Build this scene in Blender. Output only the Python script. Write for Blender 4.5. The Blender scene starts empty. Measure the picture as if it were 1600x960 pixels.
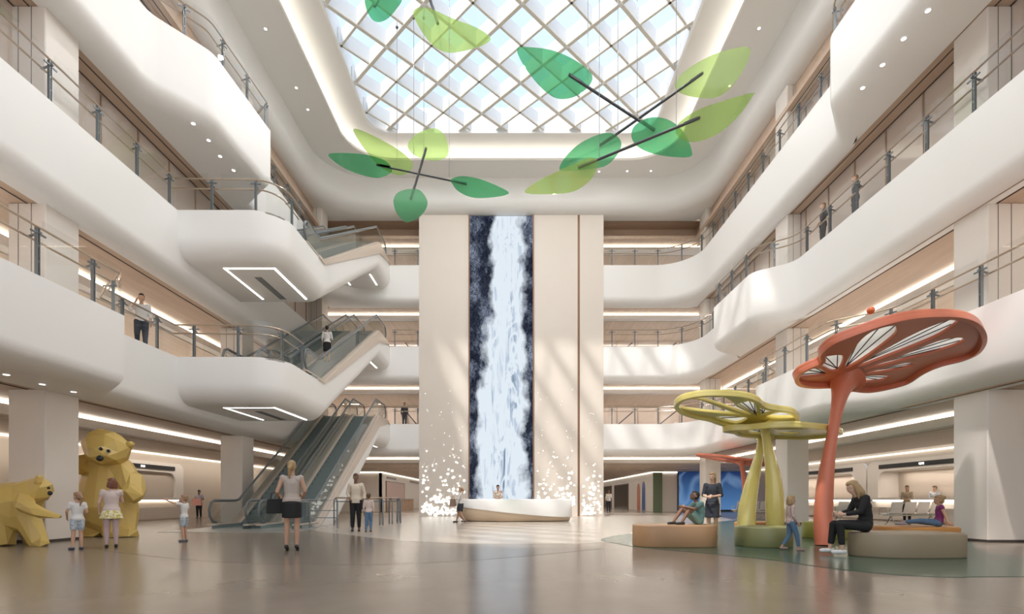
import bpy, bmesh, math, random
from mathutils import Vector, Matrix
PI = math.pi
random.seed(7)
SC = bpy.context.scene
COL = SC.collection

# ---------------------------------------------------------------- camera, sky, sun, exposure
cam_data = bpy.data.cameras.new('camera')
cam = bpy.data.objects.new('camera', cam_data)
COL.objects.link(cam)
cam.location = (0, 0, 1.0)
cam.rotation_euler = (PI / 2, 0, 0)
cam_data.sensor_width = 36.0
cam_data.lens = 18.0                 # 800 px focal length on a 1600 px frame
cam_data.shift_y = 300.0 / 1600.0
cam_data.clip_end = 400
SC.camera = cam

SC.view_settings.view_transform = 'Standard'
SC.view_settings.look = 'None'
SC.view_settings.gamma = 1.0
SC.view_settings.use_curve_mapping = False
SC.view_settings.exposure = 0.27
SC.cycles.use_denoising = True
SC.cycles.max_bounces = 9
SC.cycles.diffuse_bounces = 5
SC.cycles.glossy_bounces = 3
SC.cycles.transmission_bounces = 4
SC.cycles.transparent_max_bounces = 14
SC.cycles.sample_clamp_indirect = 4.0
SC.cycles.caustics_reflective = False
SC.cycles.caustics_refractive = False
SC.cycles.use_adaptive_sampling = True
SC.cycles.adaptive_threshold = 0.03

world = bpy.data.worlds.new('sky')
SC.world = world
world.use_nodes = True
wn, wl = world.node_tree.nodes, world.node_tree.links
wn.clear()
w_out = wn.new('ShaderNodeOutputWorld')
w_bg = wn.new('ShaderNodeBackground')
w_tc = wn.new('ShaderNodeTexCoord')
w_sep = wn.new('ShaderNodeSeparateXYZ')
w_ramp = wn.new('ShaderNodeValToRGB')
w_noise = wn.new('ShaderNodeTexNoise'); w_noise.inputs['Scale'].default_value = 2.2; w_noise.inputs['Detail'].default_value = 4
w_nr = wn.new('ShaderNodeValToRGB')
w_nr.color_ramp.elements[0].position = 0.40; w_nr.color_ramp.elements[0].color = (1, 1, 1, 1)
w_nr.color_ramp.elements[1].position = 0.62; w_nr.color_ramp.elements[1].color = (0.80, 0.90, 1.05, 1)
w_mul = wn.new('ShaderNodeMixRGB'); w_mul.blend_type = 'MULTIPLY'; w_mul.inputs[0].default_value = 1
wl.new(w_tc.outputs['Generated'], w_sep.inputs[0])
wl.new(w_tc.outputs['Generated'], w_noise.inputs['Vector'])
wl.new(w_noise.outputs['Fac'], w_nr.inputs[0])
wl.new(w_sep.outputs['Z'], w_ramp.inputs[0])
cr = w_ramp.color_ramp
cr.elements[0].position = 0.0; cr.elements[0].color = (1.0, 0.95, 0.88, 1)
cr.elements[1].position = 0.6; cr.elements[1].color = (0.50, 0.56, 0.62, 1)
wl.new(w_ramp.outputs[0], w_mul.inputs[1]); wl.new(w_nr.outputs[0], w_mul.inputs[2])
wl.new(w_mul.outputs[0], w_bg.inputs['Color'])
w_bg.inputs['Strength'].default_value = 1.7
wl.new(w_bg.outputs[0], w_out.inputs['Surface'])

def add_light(name, kind, loc, energy, color=(1, 0.95, 0.88), size=1.0, size_y=None, aim=(0, 0, -1), spot=None, blend=0.6):
    d = bpy.data.lights.new(name, kind)
    d.energy = energy; d.color = color
    if kind == 'AREA':
        d.shape = 'RECTANGLE'; d.size = size; d.size_y = size_y or size
    elif kind == 'SUN':
        d.angle = size
    else:
        d.shadow_soft_size = size
    if spot:
        d.spot_size = spot; d.spot_blend = blend
    o = bpy.data.objects.new(name, d); COL.objects.link(o)
    o.location = loc
    o.rotation_euler = Vector(aim).to_track_quat('-Z', 'Y').to_euler()
    return o
add_light('sun', 'SUN', (-6, -8, 40), 4.0, (1.0, 0.93, 0.83), 0.035, aim=(0.26, 0.36, -1))
# ---------------------------------------------------------------- helpers
def U(px, py, Y):                    # a photo pixel at distance Y
    return Vector(((px - 800) / 800 * Y, Y, 1 + (780 - py) / 800 * Y))
def UZ(px, py, Z):                   # a photo pixel at height Z
    Y = (Z - 1) * 800 / (780 - py)
    return Vector(((px - 800) / 800 * Y, Y, Z))
def UP(px, py, p0, n):               # a photo pixel on the plane through p0 with normal n
    d = Vector(((px - 800) / 800, 1, (780 - py) / 800)); c = Vector((0, 0, 1)); n = Vector(n)
    return c + d * ((Vector(p0) - c).dot(n) / d.dot(n))

def mat(name, color, rough=0.5, metal=0.0, spec=0.5, emit=None, emit_s=0.0, bump=0.0, bump_scale=8.0, var=0.0, var_scale=3.0, sheen=0.0, coat=0.0):
    m = bpy.data.materials.new(name); m.use_nodes = True
    nt = m.node_tree; b = nt.nodes['Principled BSDF']
    b.inputs['Base Color'].default_value = (*color, 1)
    b.inputs['Roughness'].default_value = rough
    b.inputs['Metallic'].default_value = metal
    b.inputs['Specular IOR Level'].default_value = spec
    b.inputs['Coat Weight'].default_value = coat
    if emit:
        b.inputs['Emission Color'].default_value = (*emit, 1); b.inputs['Emission Strength'].default_value = emit_s
    if var or bump:
        tc = nt.nodes.new('ShaderNodeTexCoord'); nz = nt.nodes.new('ShaderNodeTexNoise')
        nz.inputs['Scale'].default_value = var_scale if var else bump_scale; nz.inputs['Detail'].default_value = 5
        nt.links.new(tc.outputs['Object'], nz.inputs['Vector'])
        if var:
            mx = nt.nodes.new('ShaderNodeMixRGB')
            mx.inputs[1].default_value = (*[c * (1 - var) for c in color], 1); mx.inputs[2].default_value = (*[min(1, c * (1 + var)) for c in color], 1)
            nt.links.new(nz.outputs['Fac'], mx.inputs[0]); nt.links.new(mx.outputs[0], b.inputs['Base Color'])
        if bump:
            bp = nt.nodes.new('ShaderNodeBump'); bp.inputs['Strength'].default_value = bump; bp.inputs['Distance'].default_value = 0.02
            nt.links.new(nz.outputs['Fac'], bp.inputs['Height']); nt.links.new(bp.outputs[0], b.inputs['Normal'])
    return m

def emitter(name, color, s):
    m = bpy.data.materials.new(name); m.use_nodes = True
    nt = m.node_tree; nt.nodes.clear()
    e = nt.nodes.new('ShaderNodeEmission'); o = nt.nodes.new('ShaderNodeOutputMaterial')
    e.inputs[0].default_value = (*color, 1); e.inputs[1].default_value = s
    nt.links.new(e.outputs[0], o.inputs[0])
    return m

def see_through(name, tint, gloss=0.08, rough=0.02, body=0.0, body_color=(1, 1, 1)):
    """thin clear or tinted sheet: transparent + a little mirror + optional diffuse body"""
    m = bpy.data.materials.new(name); m.use_nodes = True
    nt = m.node_tree; nt.nodes.clear(); N = nt.nodes; L = nt.links
    o = N.new('ShaderNodeOutputMaterial'); t = N.new('ShaderNodeBsdfTransparent'); g = N.new('ShaderNodeBsdfGlossy')
    t.inputs[0].default_value = (*tint, 1); g.inputs['Roughness'].default_value = rough
    last = t
    if body:
        d = N.new('ShaderNodeBsdfDiffuse'); tr = N.new('ShaderNodeBsdfTranslucent'); ad = N.new('ShaderNodeMixShader'); ad.inputs[0].default_value = 0.5
        d.inputs[0].default_value = (*body_color, 1); tr.inputs[0].default_value = (*body_color, 1)
        L.new(d.outputs[0], ad.inputs[1]); L.new(tr.outputs[0], ad.inputs[2])
        mb = N.new('ShaderNodeMixShader'); mb.inputs[0].default_value = body
        L.new(t.outputs[0], mb.inputs[1]); L.new(ad.outputs[0], mb.inputs[2]); last = mb
    f = N.new('ShaderNodeLayerWeight'); f.inputs[0].default_value = 0.5
    pw = N.new('ShaderNodeMath'); pw.operation = 'POWER'; pw.inputs[1].default_value = 5.0; L.new(f.outputs['Facing'], pw.inputs[0])
    mm = N.new('ShaderNodeMath'); mm.operation = 'MULTIPLY_ADD'; mm.inputs[1].default_value = 0.55; mm.inputs[2].default_value = gloss; mm.use_clamp = True
    L.new(pw.outputs[0], mm.inputs[0])
    mx = N.new('ShaderNodeMixShader')
    L.new(mm.outputs[0], mx.inputs[0]); L.new(last.outputs[0], mx.inputs[1]); L.new(g.outputs[0], mx.inputs[2])
    L.new(mx.outputs[0], o.inputs[0])
    return m

class MB:
    """collects shapes and links them as ONE mesh object"""
    def __init__(s): s.v = []; s.f = []
    def add(s, vs, fs):
        k = len(s.v); s.v += [tuple(v) for v in vs]; s.f += [tuple(i + k for i in f) for f in fs]; return s
    def box(s, a, b):
        x0, y0, z0 = a; x1, y1, z1 = b
        return s.add([(x0, y0, z0), (x1, y0, z0), (x1, y1, z0), (x0, y1, z0), (x0, y0, z1), (x1, y0, z1), (x1, y1, z1), (x0, y1, z1)],
                     [(0, 3, 2, 1), (4, 5, 6, 7), (0, 1, 5, 4), (1, 2, 6, 5), (2, 3, 7, 6), (3, 0, 4, 7)])
    def bar(s, a, b, w, h=None, up=(0, 0, 1)):         # rectangular bar from a to b
        a = Vector(a); b = Vector(b); h = h or w; d = (b - a).normalized(); up = Vector(up)
        if abs(d.dot(up)) > 0.99: up = Vector((0, 1, 0))
        r = d.cross(up).normalized() * (w / 2); u = r.cross(d).normalized() * (h / 2)
        vs = [a - r - u, a + r - u, a + r + u, a - r + u, b - r - u, b + r - u, b + r + u, b - r + u]
        return s.add(vs, [(0, 1, 2, 3), (7, 6, 5, 4), (0, 4, 5, 1), (1, 5, 6, 2), (2, 6, 7, 3), (3, 7, 4, 0)])
    def tube(s, pts, r, n=8, caps=True, flat=1.0):
        pts = [Vector(p) for p in pts]; rs = r if isinstance(r, (list, tuple)) else [r] * len(pts)
        k = len(s.v); up = Vector((0, 0, 1)); prev = None
        for i, p in enumerate(pts):
            d = (pts[min(i + 1, len(pts) - 1)] - pts[max(i - 1, 0)])
            d = d.normalized() if d.length > 1e-9 else Vector((0, 0, 1))
            if prev is None:
                ref = up if abs(d.dot(up)) < 0.95 else Vector((0, 1, 0)); x = d.cross(ref).normalized()
            else:
                x = (prev - d * prev.dot(d)).normalized()
            prev = x; y = d.cross(x)
            for j in range(n):
                a = 2 * PI * j / n
                s.v.append(tuple(p + x * math.cos(a) * rs[i] + y * math.sin(a) * rs[i] * flat))
        for i in range(len(pts) - 1):
            for j in range(n):
                a = k + i * n + j; b = k + i * n + (j + 1) % n
                s.f.append((a, b, b + n, a + n))
        if caps:
            s.f.append(tuple(k + j for j in reversed(range(n)))); s.f.append(tuple(k + (len(pts) - 1) * n + j for j in range(n)))
        return s
    def prism(s, poly, z0, z1):                        # polygon (x,y) extruded in z
        n = len(poly)
        vs = [(x, y, z0) for x, y in poly] + [(x, y, z1) for x, y in poly]
        return s.add(vs, [tuple(reversed(range(n))), tuple(range(n, 2 * n))] + [(i, (i + 1) % n, n + (i + 1) % n, n + i) for i in range(n)])
    def sheet(s, poly3, off):                          # 3-D polygon given a thickness vector
        n = len(poly3); off = Vector(off)
        vs = [Vector(p) for p in poly3] + [Vector(p) + off for p in poly3]
        return s.add(vs, [tuple(reversed(range(n))), tuple(range(n, 2 * n))] + [(i, (i + 1) % n, n + (i + 1) % n, n + i) for i in range(n)])
    def ball(s, c, r, n=12, m=8):
        rx, ry, rz = (r, r, r) if not isinstance(r, (list, tuple)) else r
        k = len(s.v); c = Vector(c)
        s.v.append((c.x, c.y, c.z - rz))
        for i in range(1, m):
            t = -PI / 2 + PI * i / m
            for j in range(n):
                a = 2 * PI * j / n
                s.v.append((c.x + rx * math.cos(t) * math.cos(a), c.y + ry * math.cos(t) * math.sin(a), c.z + rz * math.sin(t)))
        s.v.append((c.x, c.y, c.z + rz)); top = len(s.v) - 1
        for j in range(n):
            s.f.append((k, k + 1 + (j + 1) % n, k + 1 + j)); s.f.append((top, top - n + j, top - n + (j + 1) % n))
        for i in range(m - 2):
            for j in range(n):
                a = k + 1 + i * n + j; b = k + 1 + i * n + (j + 1) % n
                s.f.append((a, b, b + n, a + n))
        return s
    def build(s, name, m=None, parent=None, smooth=None, loc=None):
        me = bpy.data.meshes.new(name); me.from_pydata(s.v, [], s.f); me.update()
        if m: me.materials.append(m)
        bm = bmesh.new(); bm.from_mesh(me); bmesh.ops.recalc_face_normals(bm, faces=bm.faces); bm.to_mesh(me); bm.free()
        if smooth is not None:
            for p in me.polygons: p.use_smooth = True
            me.set_sharp_from_angle(angle=math.radians(smooth))
        o = bpy.data.objects.new(name, me); COL.objects.link(o)
        if parent: o.parent = parent
        if loc: o.location = loc
        return o

def tag(o, label=None, cat=None, group=None, kind=None):
    if label: o['label'] = label
    if cat: o['category'] = cat
    if group: o['group'] = group
    if kind: o['kind'] = kind
    return o
def struct(o, label=None, cat=None):
    o['kind'] = 'structure'
    if label: o['label'] = label
    if cat: o['category'] = cat
    return o
def empty(name, loc=(0, 0, 0), rz=0.0, label=None, cat=None, group=None):
    o = bpy.data.objects.new(name, None); COL.objects.link(o); o.empty_display_size = 0.1
    o.location = loc; o.rotation_euler = (0, 0, rz)
    return tag(o, label, cat, group)
def kids(o): return [c for c in COL.objects if c.parent == o]
def copy_tree(root, loc=None, rz=None, label=None, group=None):
    c = root.copy(); COL.objects.link(c)
    for ch in kids(root):
        d = ch.copy(); COL.objects.link(d); d.parent = c
        for g in kids(ch):
            e = g.copy(); COL.objects.link(e); e.parent = d
    if loc is not None: c.location = loc
    if rz is not None: c.rotation_euler = (0, 0, rz)
    if label: c['label'] = label
    if group: c['group'] = group
    return c

def round_path(pts, seg=10):
    """pts: (x, y, radius) -> list of (x, y) with rounded corners; radius 0 keeps a sharp mitre"""
    out = []
    for i, (x, y, r) in enumerate(pts):
        if i == 0 or i == len(pts) - 1 or r <= 0:
            out.append((x, y)); continue
        p = Vector((x, y)); a = (Vector(pts[i - 1][:2]) - p); b = (Vector(pts[i + 1][:2]) - p)
        la, lb = a.length, b.length; a.normalize(); b.normalize()
        ang = a.angle(b); t = min(r / math.tan(ang / 2), la * 0.48, lb * 0.48)
        r = t * math.tan(ang / 2)
        c = p + (a + b).normalized() * (r / math.sin(ang / 2))
        s = p + a * t - c; e = p + b * t - c
        tot = s.angle(e); sg = 1 if s.x * e.y - s.y * e.x > 0 else -1
        for k in range(seg + 1):
            th = sg * tot * k / seg
            out.append((c.x + s.x * math.cos(th) - s.y * math.sin(th), c.y + s.x * math.sin(th) + s.y * math.cos(th)))
    return out
def mitres(path):
    """outward unit-offset vectors (to the left of travel) for an open path"""
    n = len(path); out = []
    for i in range(n):
        ds = []
        if i > 0: ds.append((Vector(path[i]) - Vector(path[i - 1])).normalized())
        if i < n - 1: ds.append((Vector(path[i + 1]) - Vector(path[i])).normalized())
        ns = [Vector((-d.y, d.x)) for d in ds]
        m = ns[0] if len(ns) == 1 else (ns[0] + ns[1]) / (1 + ns[0].dot(ns[1]))
        out.append(m)
    return out
def sweep(mb, path, profile):
    """profile: list of (offset, z); offset may be a function (x, y) -> (x, y) replacing the offset point"""
    ms = mitres(path); k = len(mb.v); n = len(profile)
    for (x, y), m in zip(path, ms):
        for o, z in profile:
            if callable(o): q = o(x, y); mb.v.append((q[0], q[1], z))
            else: mb.v.append((x + m.x * o, y + m.y * o, z))
    for i in range(len(path) - 1):
        for j in range(n - 1):
            a = k + i * n + j
            mb.f.append((a, a + 1, a + n + 1, a + n))
    return mb
# ---------------------------------------------------------------- materials
M = {}
M['white'] = mat('white_plaster', (0.86, 0.855, 0.845), 0.42, spec=0.4)
M['ceiling'] = mat('ceiling_paint', (0.87, 0.86, 0.835), 0.6)
M['wall'] = mat('warm_wall', (0.60, 0.52, 0.44), 0.5)
M['column'] = mat('column_stone', (0.74, 0.69, 0.64), 0.4, var=0.03, var_scale=1.5)
M['pillar'] = mat('pillar_panel', (0.72, 0.655, 0.59), 0.45, var=0.03, var_scale=0.8)
M['bronze'] = mat('bronze_trim', (0.22, 0.12, 0.07), 0.35, metal=0.4)
M['pink'] = mat('pink_wall', (0.56, 0.40, 0.36), 0.5)
M['black'] = mat('black_panel', (0.012, 0.012, 0.014), 0.35)
M['dark'] = mat('dark_groove', (0.05, 0.04, 0.035), 0.6)
M['grey_metal'] = mat('grey_metal', (0.19, 0.215, 0.235), 0.38, metal=0.6)
M['dark_metal'] = mat('dark_metal', (0.05, 0.052, 0.058), 0.35, metal=0.5)
M['steel'] = mat('brushed_steel', (0.55, 0.57, 0.57), 0.3, metal=0.8)
M['brass'] = mat('champagne_rail', (0.50, 0.40, 0.31), 0.3, metal=0.7)
M['beige_metal'] = mat('beige_deck', (0.62, 0.53, 0.45), 0.35, metal=0.1)
M['glass'] = see_through('clear_glass', (0.94, 0.945, 0.935), 0.06)
M['roof_glass'] = see_through('roof_glass', (0.97, 0.98, 1.0), 0.02)
M['led'] = emitter('led_strip', (1.0, 0.90, 0.76), 7.5)
M['led_cove'] = emitter('led_cove', (1.0, 0.93, 0.83), 6.0)
M['led_white'] = emitter('led_line', (1.0, 0.97, 0.92), 3.0)
M['lamp'] = emitter('lamp_disc', (1.0, 0.97, 0.92), 4.0)
M['beam_white'] = mat('lattice_white', (0.86, 0.87, 0.88), 0.5)
M['beam_beige'] = mat('lattice_flange', (0.80, 0.76, 0.68), 0.5)

def wood(name, c1, c2, axis='Y', scale=1.0):
    m = bpy.data.materials.new(name); m.use_nodes = True
    nt = m.node_tree; b = nt.nodes['Principled BSDF']; N = nt.nodes; L = nt.links
    tc = N.new('ShaderNodeTexCoord'); mp = N.new('ShaderNodeMapping')
    mp.inputs['Scale'].default_value = (3.0 * scale, 0.25 * scale, 3.0 * scale) if axis == 'Y' else (0.25 * scale, 3.0 * scale, 3.0 * scale)
    nz = N.new('ShaderNodeTexNoise'); nz.inputs['Scale'].default_value = 1.6; nz.inputs['Detail'].default_value = 7; nz.inputs['Distortion'].default_value = 1.2
    rp = N.new('ShaderNodeValToRGB'); rp.color_ramp.elements[0].position = 0.35; rp.color_ramp.elements[1].position = 0.7
    rp.color_ramp.elements[0].color = (*c1, 1); rp.color_ramp.elements[1].color = (*c2, 1)
    L.new(tc.outputs['Object'], mp.inputs[0]); L.new(mp.outputs[0], nz.inputs['Vector']); L.new(nz.outputs['Fac'], rp.inputs[0]); L.new(rp.outputs[0], b.inputs['Base Color'])
    b.inputs['Roughness'].default_value = 0.45
    return m
M['wood'] = wood('ceiling_wood', (0.50, 0.365, 0.27), (0.58, 0.44, 0.335))
M['wood_x'] = wood('wall_wood', (0.48, 0.35, 0.26), (0.56, 0.42, 0.32), 'X')
M['wood_pale'] = wood('pale_plank', (0.58, 0.49, 0.41), (0.68, 0.585, 0.50))

def floor_material():
    m = bpy.data.materials.new('polished_stone_floor'); m.use_nodes = True
    nt = m.node_tree; b = nt.nodes['Principled BSDF']; N = nt.nodes; L = nt.links
    tc = N.new('ShaderNodeTexCoord')
    nz = N.new('ShaderNodeTexNoise'); nz.inputs['Scale'].default_value = 1.3; nz.inputs['Detail'].default_value = 8
    rp = N.new('ShaderNodeValToRGB'); rp.color_ramp.elements[0].position = 0.35; rp.color_ramp.elements[1].position = 0.7
    rp.color_ramp.elements[0].color = (0.225, 0.182, 0.145, 1); rp.color_ramp.elements[1].color = (0.255, 0.208, 0.168, 1)
    L.new(tc.outputs['Object'], nz.inputs['Vector']); L.new(nz.outputs['Fac'], rp.inputs[0]); L.new(rp.outputs[0], b.inputs['Base Color'])
    b.inputs['Roughness'].default_value = 0.20; b.inputs['Specular IOR Level'].default_value = 0.35
    return m
M['floor'] = floor_material()
M['floor_light'] = mat('sun_toned_pale_stone', (0.43, 0.38, 0.325), 0.2, spec=0.35, var=0.04, var_scale=1.5)  # stone tone plus sunlight painted into the colour
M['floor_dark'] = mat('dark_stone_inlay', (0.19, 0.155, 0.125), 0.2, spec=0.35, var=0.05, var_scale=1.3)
M['green_floor'] = mat('green_rubber_floor', (0.065, 0.112, 0.082), 0.22, spec=0.5, var=0.08, var_scale=1.2)
def shop_glass(name, c, body):
    m = mat(name, c, 0.08, spec=0.8)
    return m
M['shop'] = shop_glass('shop_glazing', (0.66, 0.57, 0.51), 0.5)
# ---------------------------------------------------------------- floor
YN, YB = -9.0, 29.6
SN = 3.0                             # near end of the skylight                  # near end of the hall, face of the rear balconies
fl = MB().box((-20, -14, -0.3), (20, 80, 0)).build('floor', M['floor']); struct(fl, 'polished beige stone floor', 'floor')
Z2, Z3, Z4, ZC = 5.33, 9.81, 14.52, 19.2
S1, S2, S3, S4 = 3.5, 7.76, 12.28, 17.4      # soffit heights above each storey

def rect_hit(X, Yb):
    """maps a fascia point out to the rectangle |x| = X, y = Yb"""
    def f(x, y):
        if abs(x) > 7.9 and y > 27.1:
            cx = math.copysign(7.9, x); dx, dy = x - cx, y - 27.1
            tx = (X - 7.9) / abs(dx) if abs(dx) > 1e-6 else 1e9; ty = (Yb - 27.1) / dy if dy > 1e-6 else 1e9
            t = min(tx, ty); return (cx + dx * t, 27.1 + dy * t)
        if abs(x) > 7.9: return (math.copysign(X, x), y)
        return (x, Yb)
    return f
def slab(name, pts, zf, zs, fh=0.45, fw=0.55, label=None, Xs=10.85, floor_edge=True):
    path = round_path(pts, 12)
    # densify long runs so the shading stays smooth
    prof = [(rect_hit(17.0, 36.0), zf)] if floor_edge else []
    prof += [(0.0, zf), (0.0, zs + fh)]
    for k in range(1, 9):
        a = PI / 2 * k / 8
        prof.append((fw * (1 - math.cos(a)), zs + fh * (1 - math.sin(a))))
    prof.append((rect_hit(Xs, 30.25), zs))
    o = sweep(MB(), path, prof).build(name, M['white'], smooth=35)
    return struct(o, label, 'balcony'), path
# travel from near left, round the rear, to near right: the outside lies to the left of travel
P2 = [(-9.16, YN, 0), (-9.16, 12.1, 0), (-10.2, 13.1, 0), (-10.2, YB, 2.2), (10.4, YB, 2.2), (10.4, 20.7, 0.55), (9.4, 19.9, 0.6), (9.4, 15.3, 0.7), (10.55, 14.3, 0.8), (10.55, YN, 0)]
P3 = [(-10.2, YN, 0), (-10.2, YB, 2.2), (10.4, YB, 2.2), (10.4, 24.6, 0.55), (9.3, 23.8, 0.6), (9.3, 19.9, 0.7), (10.5, 19.0, 0.8), (10.5, YN, 0)]
P4 = [(-10.1, YN, 0), (-10.1, 14.2, 0.8), (-9.05, 15.5, 0.8), (-8.87, 18.8, 0), (-10.2, 20.0, 0), (-10.2, YB, 2.2), (10.4, YB, 2.2), (10.4, 16.4, 0.55), (9.3, 15.0, 0.6), (9.3, YN, 0)]
_, path2 = slab('balcony_slab', P2, Z2, S1, label='white curved balcony edge of the first upper storey')
_, path3 = slab('balcony_slab', P3, Z3, S2, label='white curved balcony edge of the second upper storey')
_, path4 = slab('balcony_slab', P4, Z4, S3, label='white curved balcony edge of the third upper storey')
P5 = [(-10.45, YN, 0), (-10.45, 29.0, 2.6), (10.5, 29.0, 2.6), (10.5, YN, 0)]
slab('balcony_slab', P5, ZC, S4, fh=0.7, fw=0.75, label='white rounded bulkhead below the atrium ceiling', Xs=11.2, floor_edge=False)

# flat ceiling ring round the skylight well, with the lit cove
def close(path): return path
ring_in = round_path([(0, SN - 1.3, 0), (-8.52, SN - 1.3, 2.2), (-8.52, 27.5, 2.2), (8.52, 27.5, 2.2), (8.52, SN - 1.3, 2.2), (0.01, SN - 1.3, 0)], 12)
ring_out = round_path([(0, YN, 0), (-10.45, YN, 2.6), (-10.45, 29.0, 2.6), (10.5, 29.0, 2.6), (10.5, YN, 2.6), (0.01, YN, 0)], 12)
mb = MB(); n = len(ring_in)
mb.v = [(x, y, ZC) for x, y in ring_in] + [(x, y, ZC) for x, y in ring_out]
mb.f = [(i, i + 1, n + i + 1, n + i) for i in range(n - 1)]
struct(mb.build('ceiling', M['ceiling']), 'flat beige ceiling ring round the skylight', 'ceiling')
# cove: lip of the ring, recess above it, sloping bulkhead up to the skylight edge
cove = sweep(MB(), ring_in, [(0, ZC), (0, ZC + 0.12), (0.45, ZC + 0.12), (0.5, ZC + 0.3), (0.45, ZC + 0.48), (0.2, ZC + 0.6), (-0.2, ZC + 0.62), (-1.30, ZC + 0.5)])
struct(cove.build('ceiling_cove', M['ceiling'], smooth=50), 'curved lit cove below the skylight frame', 'ceiling')
led = sweep(MB(), ring_in, [(0.14, ZC + 0.13), (0.14, ZC + 0.18), (0.22, ZC + 0.18), (0.22, ZC + 0.13)])
struct(led.build('trim_1', M['led_cove'], smooth=30), 'warm light strip hidden in the skylight cove', 'light strip')
SKY = [(0, SN, 0), (-7.22, SN, 1.3), (-7.22, 26.2, 1.3), (7.22, 26.2, 1.3), (7.22, SN, 1.3), (0.01, SN, 0)]
sky_path = round_path(SKY, 10)
frame = sweep(MB(), sky_path, [(0.0, ZC + 0.5), (-0.10, ZC + 0.46), (-0.10, ZC + 0.56), (0.0, ZC + 0.62), (0.0, ZC + 1.7)])
struct(frame.build('trim_2', M['beam_white'], smooth=30), 'white rim of the skylight', 'trim')
# lattice of deep crossing fins with beige flanges under the glass
X0, Y0, DX, DY = -5.22, 24.96, 0.935, 0.92
def in_sky(x, y): return abs(x) < 7.2 and SN < y < 26.18
def clip_line(c, sgn):
    """line y = c + sgn*(DY/DX)*(x - X0) clipped to the skylight"""
    k = sgn * DY / DX; xs = [-7.2, 7.2]
    for yy in (SN, 26.15): xs.append((yy - c) / k + X0)
    pts = sorted(x for x in xs if -7.201 <= x <= 7.201 and SN - 0.01 <= c + k * (x - X0) <= 26.16)
    if len(pts) < 2 or pts[-1] - pts[0] < 0.1: return None
    return [(x, c + k * (x - X0)) for x in (pts[0], pts[-1])]
fins, fl_a, fl_b = MB(), MB(), MB()
for sgn in (1, -1):
    for q in range(-24, 40):
        c = Y0 - sgn * 0 - q * 2 * DY + (0)
        seg = clip_line(c, sgn)
        if not seg: continue
        (xa, ya), (xb, yb) = seg; major = q % 2 == 0
        w = 0.135 if major else 0.085; zb = ZC + 0.60 if major else ZC + 0.66
        fins.bar((xa, ya, zb + 0.36), (xb, yb, zb + 0.36), 0.05, 0.62)
        (fl_a if major else fl_b).bar((xa, ya, zb), (xb, yb, zb), w, 0.05)
sk = empty('window_1', (0, 0, 0)); struct(sk, 'glazed skylight with a diamond lattice of beams', 'skylight')
fins.build('lattice_beam', M['beam_white'], sk)
fl_a.build('lattice_flange', M['beam_beige'], sk); fl_b.build('lattice_flange', M['beam_beige'], sk)
nodes = MB()
for i in range(-10, 20):
    for j in range(-2, 24):
        if (i + j) % 2: continue
        x = X0 + i * DX * 2; y = Y0 - j * DY * 2
        if in_sky(x, y):
            nodes.ball((x, y, ZC + 0.58), (0.1, 0.1, 0.04), 8, 4)
            if i % 2 == 0: add_light('lattice_fill_light', 'SPOT', (x, y, ZC + 0.5), 215, (1, 0.97, 0.93), 0.09, spot=math.radians(165), blend=0.5)  # added fill light at the node, brightens the upper fascias
nodes.build('lattice_node', M['beam_white'], sk)
MB().box((-7.22, SN, ZC + 1.32), (7.22, 26.2, ZC + 1.34)).build('pane', M['roof_glass'], sk)
# outer roof so that daylight enters only through the skylight
rf = MB()
for a, b in (((-20, YN, 20.9), (-7.3, 80, 21.1)), ((7.3, YN, 20.9), (20, 80, 21.1)), ((-7.3, 26.3, 20.9), (7.3, 80, 21.1)), ((-7.3, YN, 20.9), (7.3, SN - .1, 21.1))): rf.box(a, b)
struct(rf.build('ceiling_roof', M['ceiling']), 'roof deck around the skylight', 'roof')

# ---------------------------------------------------------------- galleries behind the balconies
def gallery(zs, deep, label, side_wall_mat, yl=31.2):
    """ceiling of one storey: wood recess, light strip on a white ledge, plank ceiling, outer walls"""
    Xe = 12.85 if deep else 11.45
    wood_o = MB(); strip = MB(); ledge = MB(); plank = MB(); groove = MB()
    for s in (-1, 1):
        a, b = sorted((s * 10.85, s * (Xe + 0.25)))
        wood_o.box((a, YN, zs + 0.02), (b, 30.25, zs + 0.2))
        for gx in ((11.05, 11.4) if not deep else (11.1,)):
            groove.box(tuple((min(s * gx, s * (gx + .025)), YN, zs + 0.005)), (max(s * gx, s * (gx + .025)), 30.25, zs + 0.019))
        if deep:
            a, b = sorted((s * Xe, s * 17.0))
            ledge.box((a, YN, zs - 0.34), (b, 31.2, zs - 0.08))
            a, b = sorted((s * (Xe + 0.03), s * (Xe + 0.10)))
            strip.box((a, YN, zs - 0.075), (b, 31.2, zs - 0.02))
            a, b = sorted((s * (Xe + 0.4), s * 16.98))
            plank.box((a, YN, zs - 0.37), (b, 31.2, zs - 0.345))
    wood_o.box((-17, 30.25, zs + 0.02), (17, 31.5, zs + 0.2))
    ledge.box((-17, yl, zs - 0.30), (17, 36, zs - 0.08))
    strip.box((-12.8 if deep else -11.4, yl + .03, zs - 0.075), (12.8 if deep else 11.4, yl + .09, zs - 0.02))
    plank.box((-17, 31.6, zs - 0.33), (17, 36, zs - 0.305))
    struct(wood_o.build('ceiling_wood', M['wood']), 'brown wood ceiling strip of the ' + label, 'ceiling')
    struct(groove.build('trim_groove', M['dark']), 'dark joints in the wood ceiling of the ' + label, 'trim')
    struct(ledge.build('ceiling_ledge', M['white']), 'white ledge under the light strip of the ' + label, 'ceiling')
    struct(strip.build('trim_light', M['led']), 'warm light strip along the ceiling of the ' + label, 'light strip')
    struct(plank.build('ceiling_plank', M['wood_pale']), 'pale plank ceiling of the ' + label, 'ceiling')
gallery(S1, True, 'ground floor', None)
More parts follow.
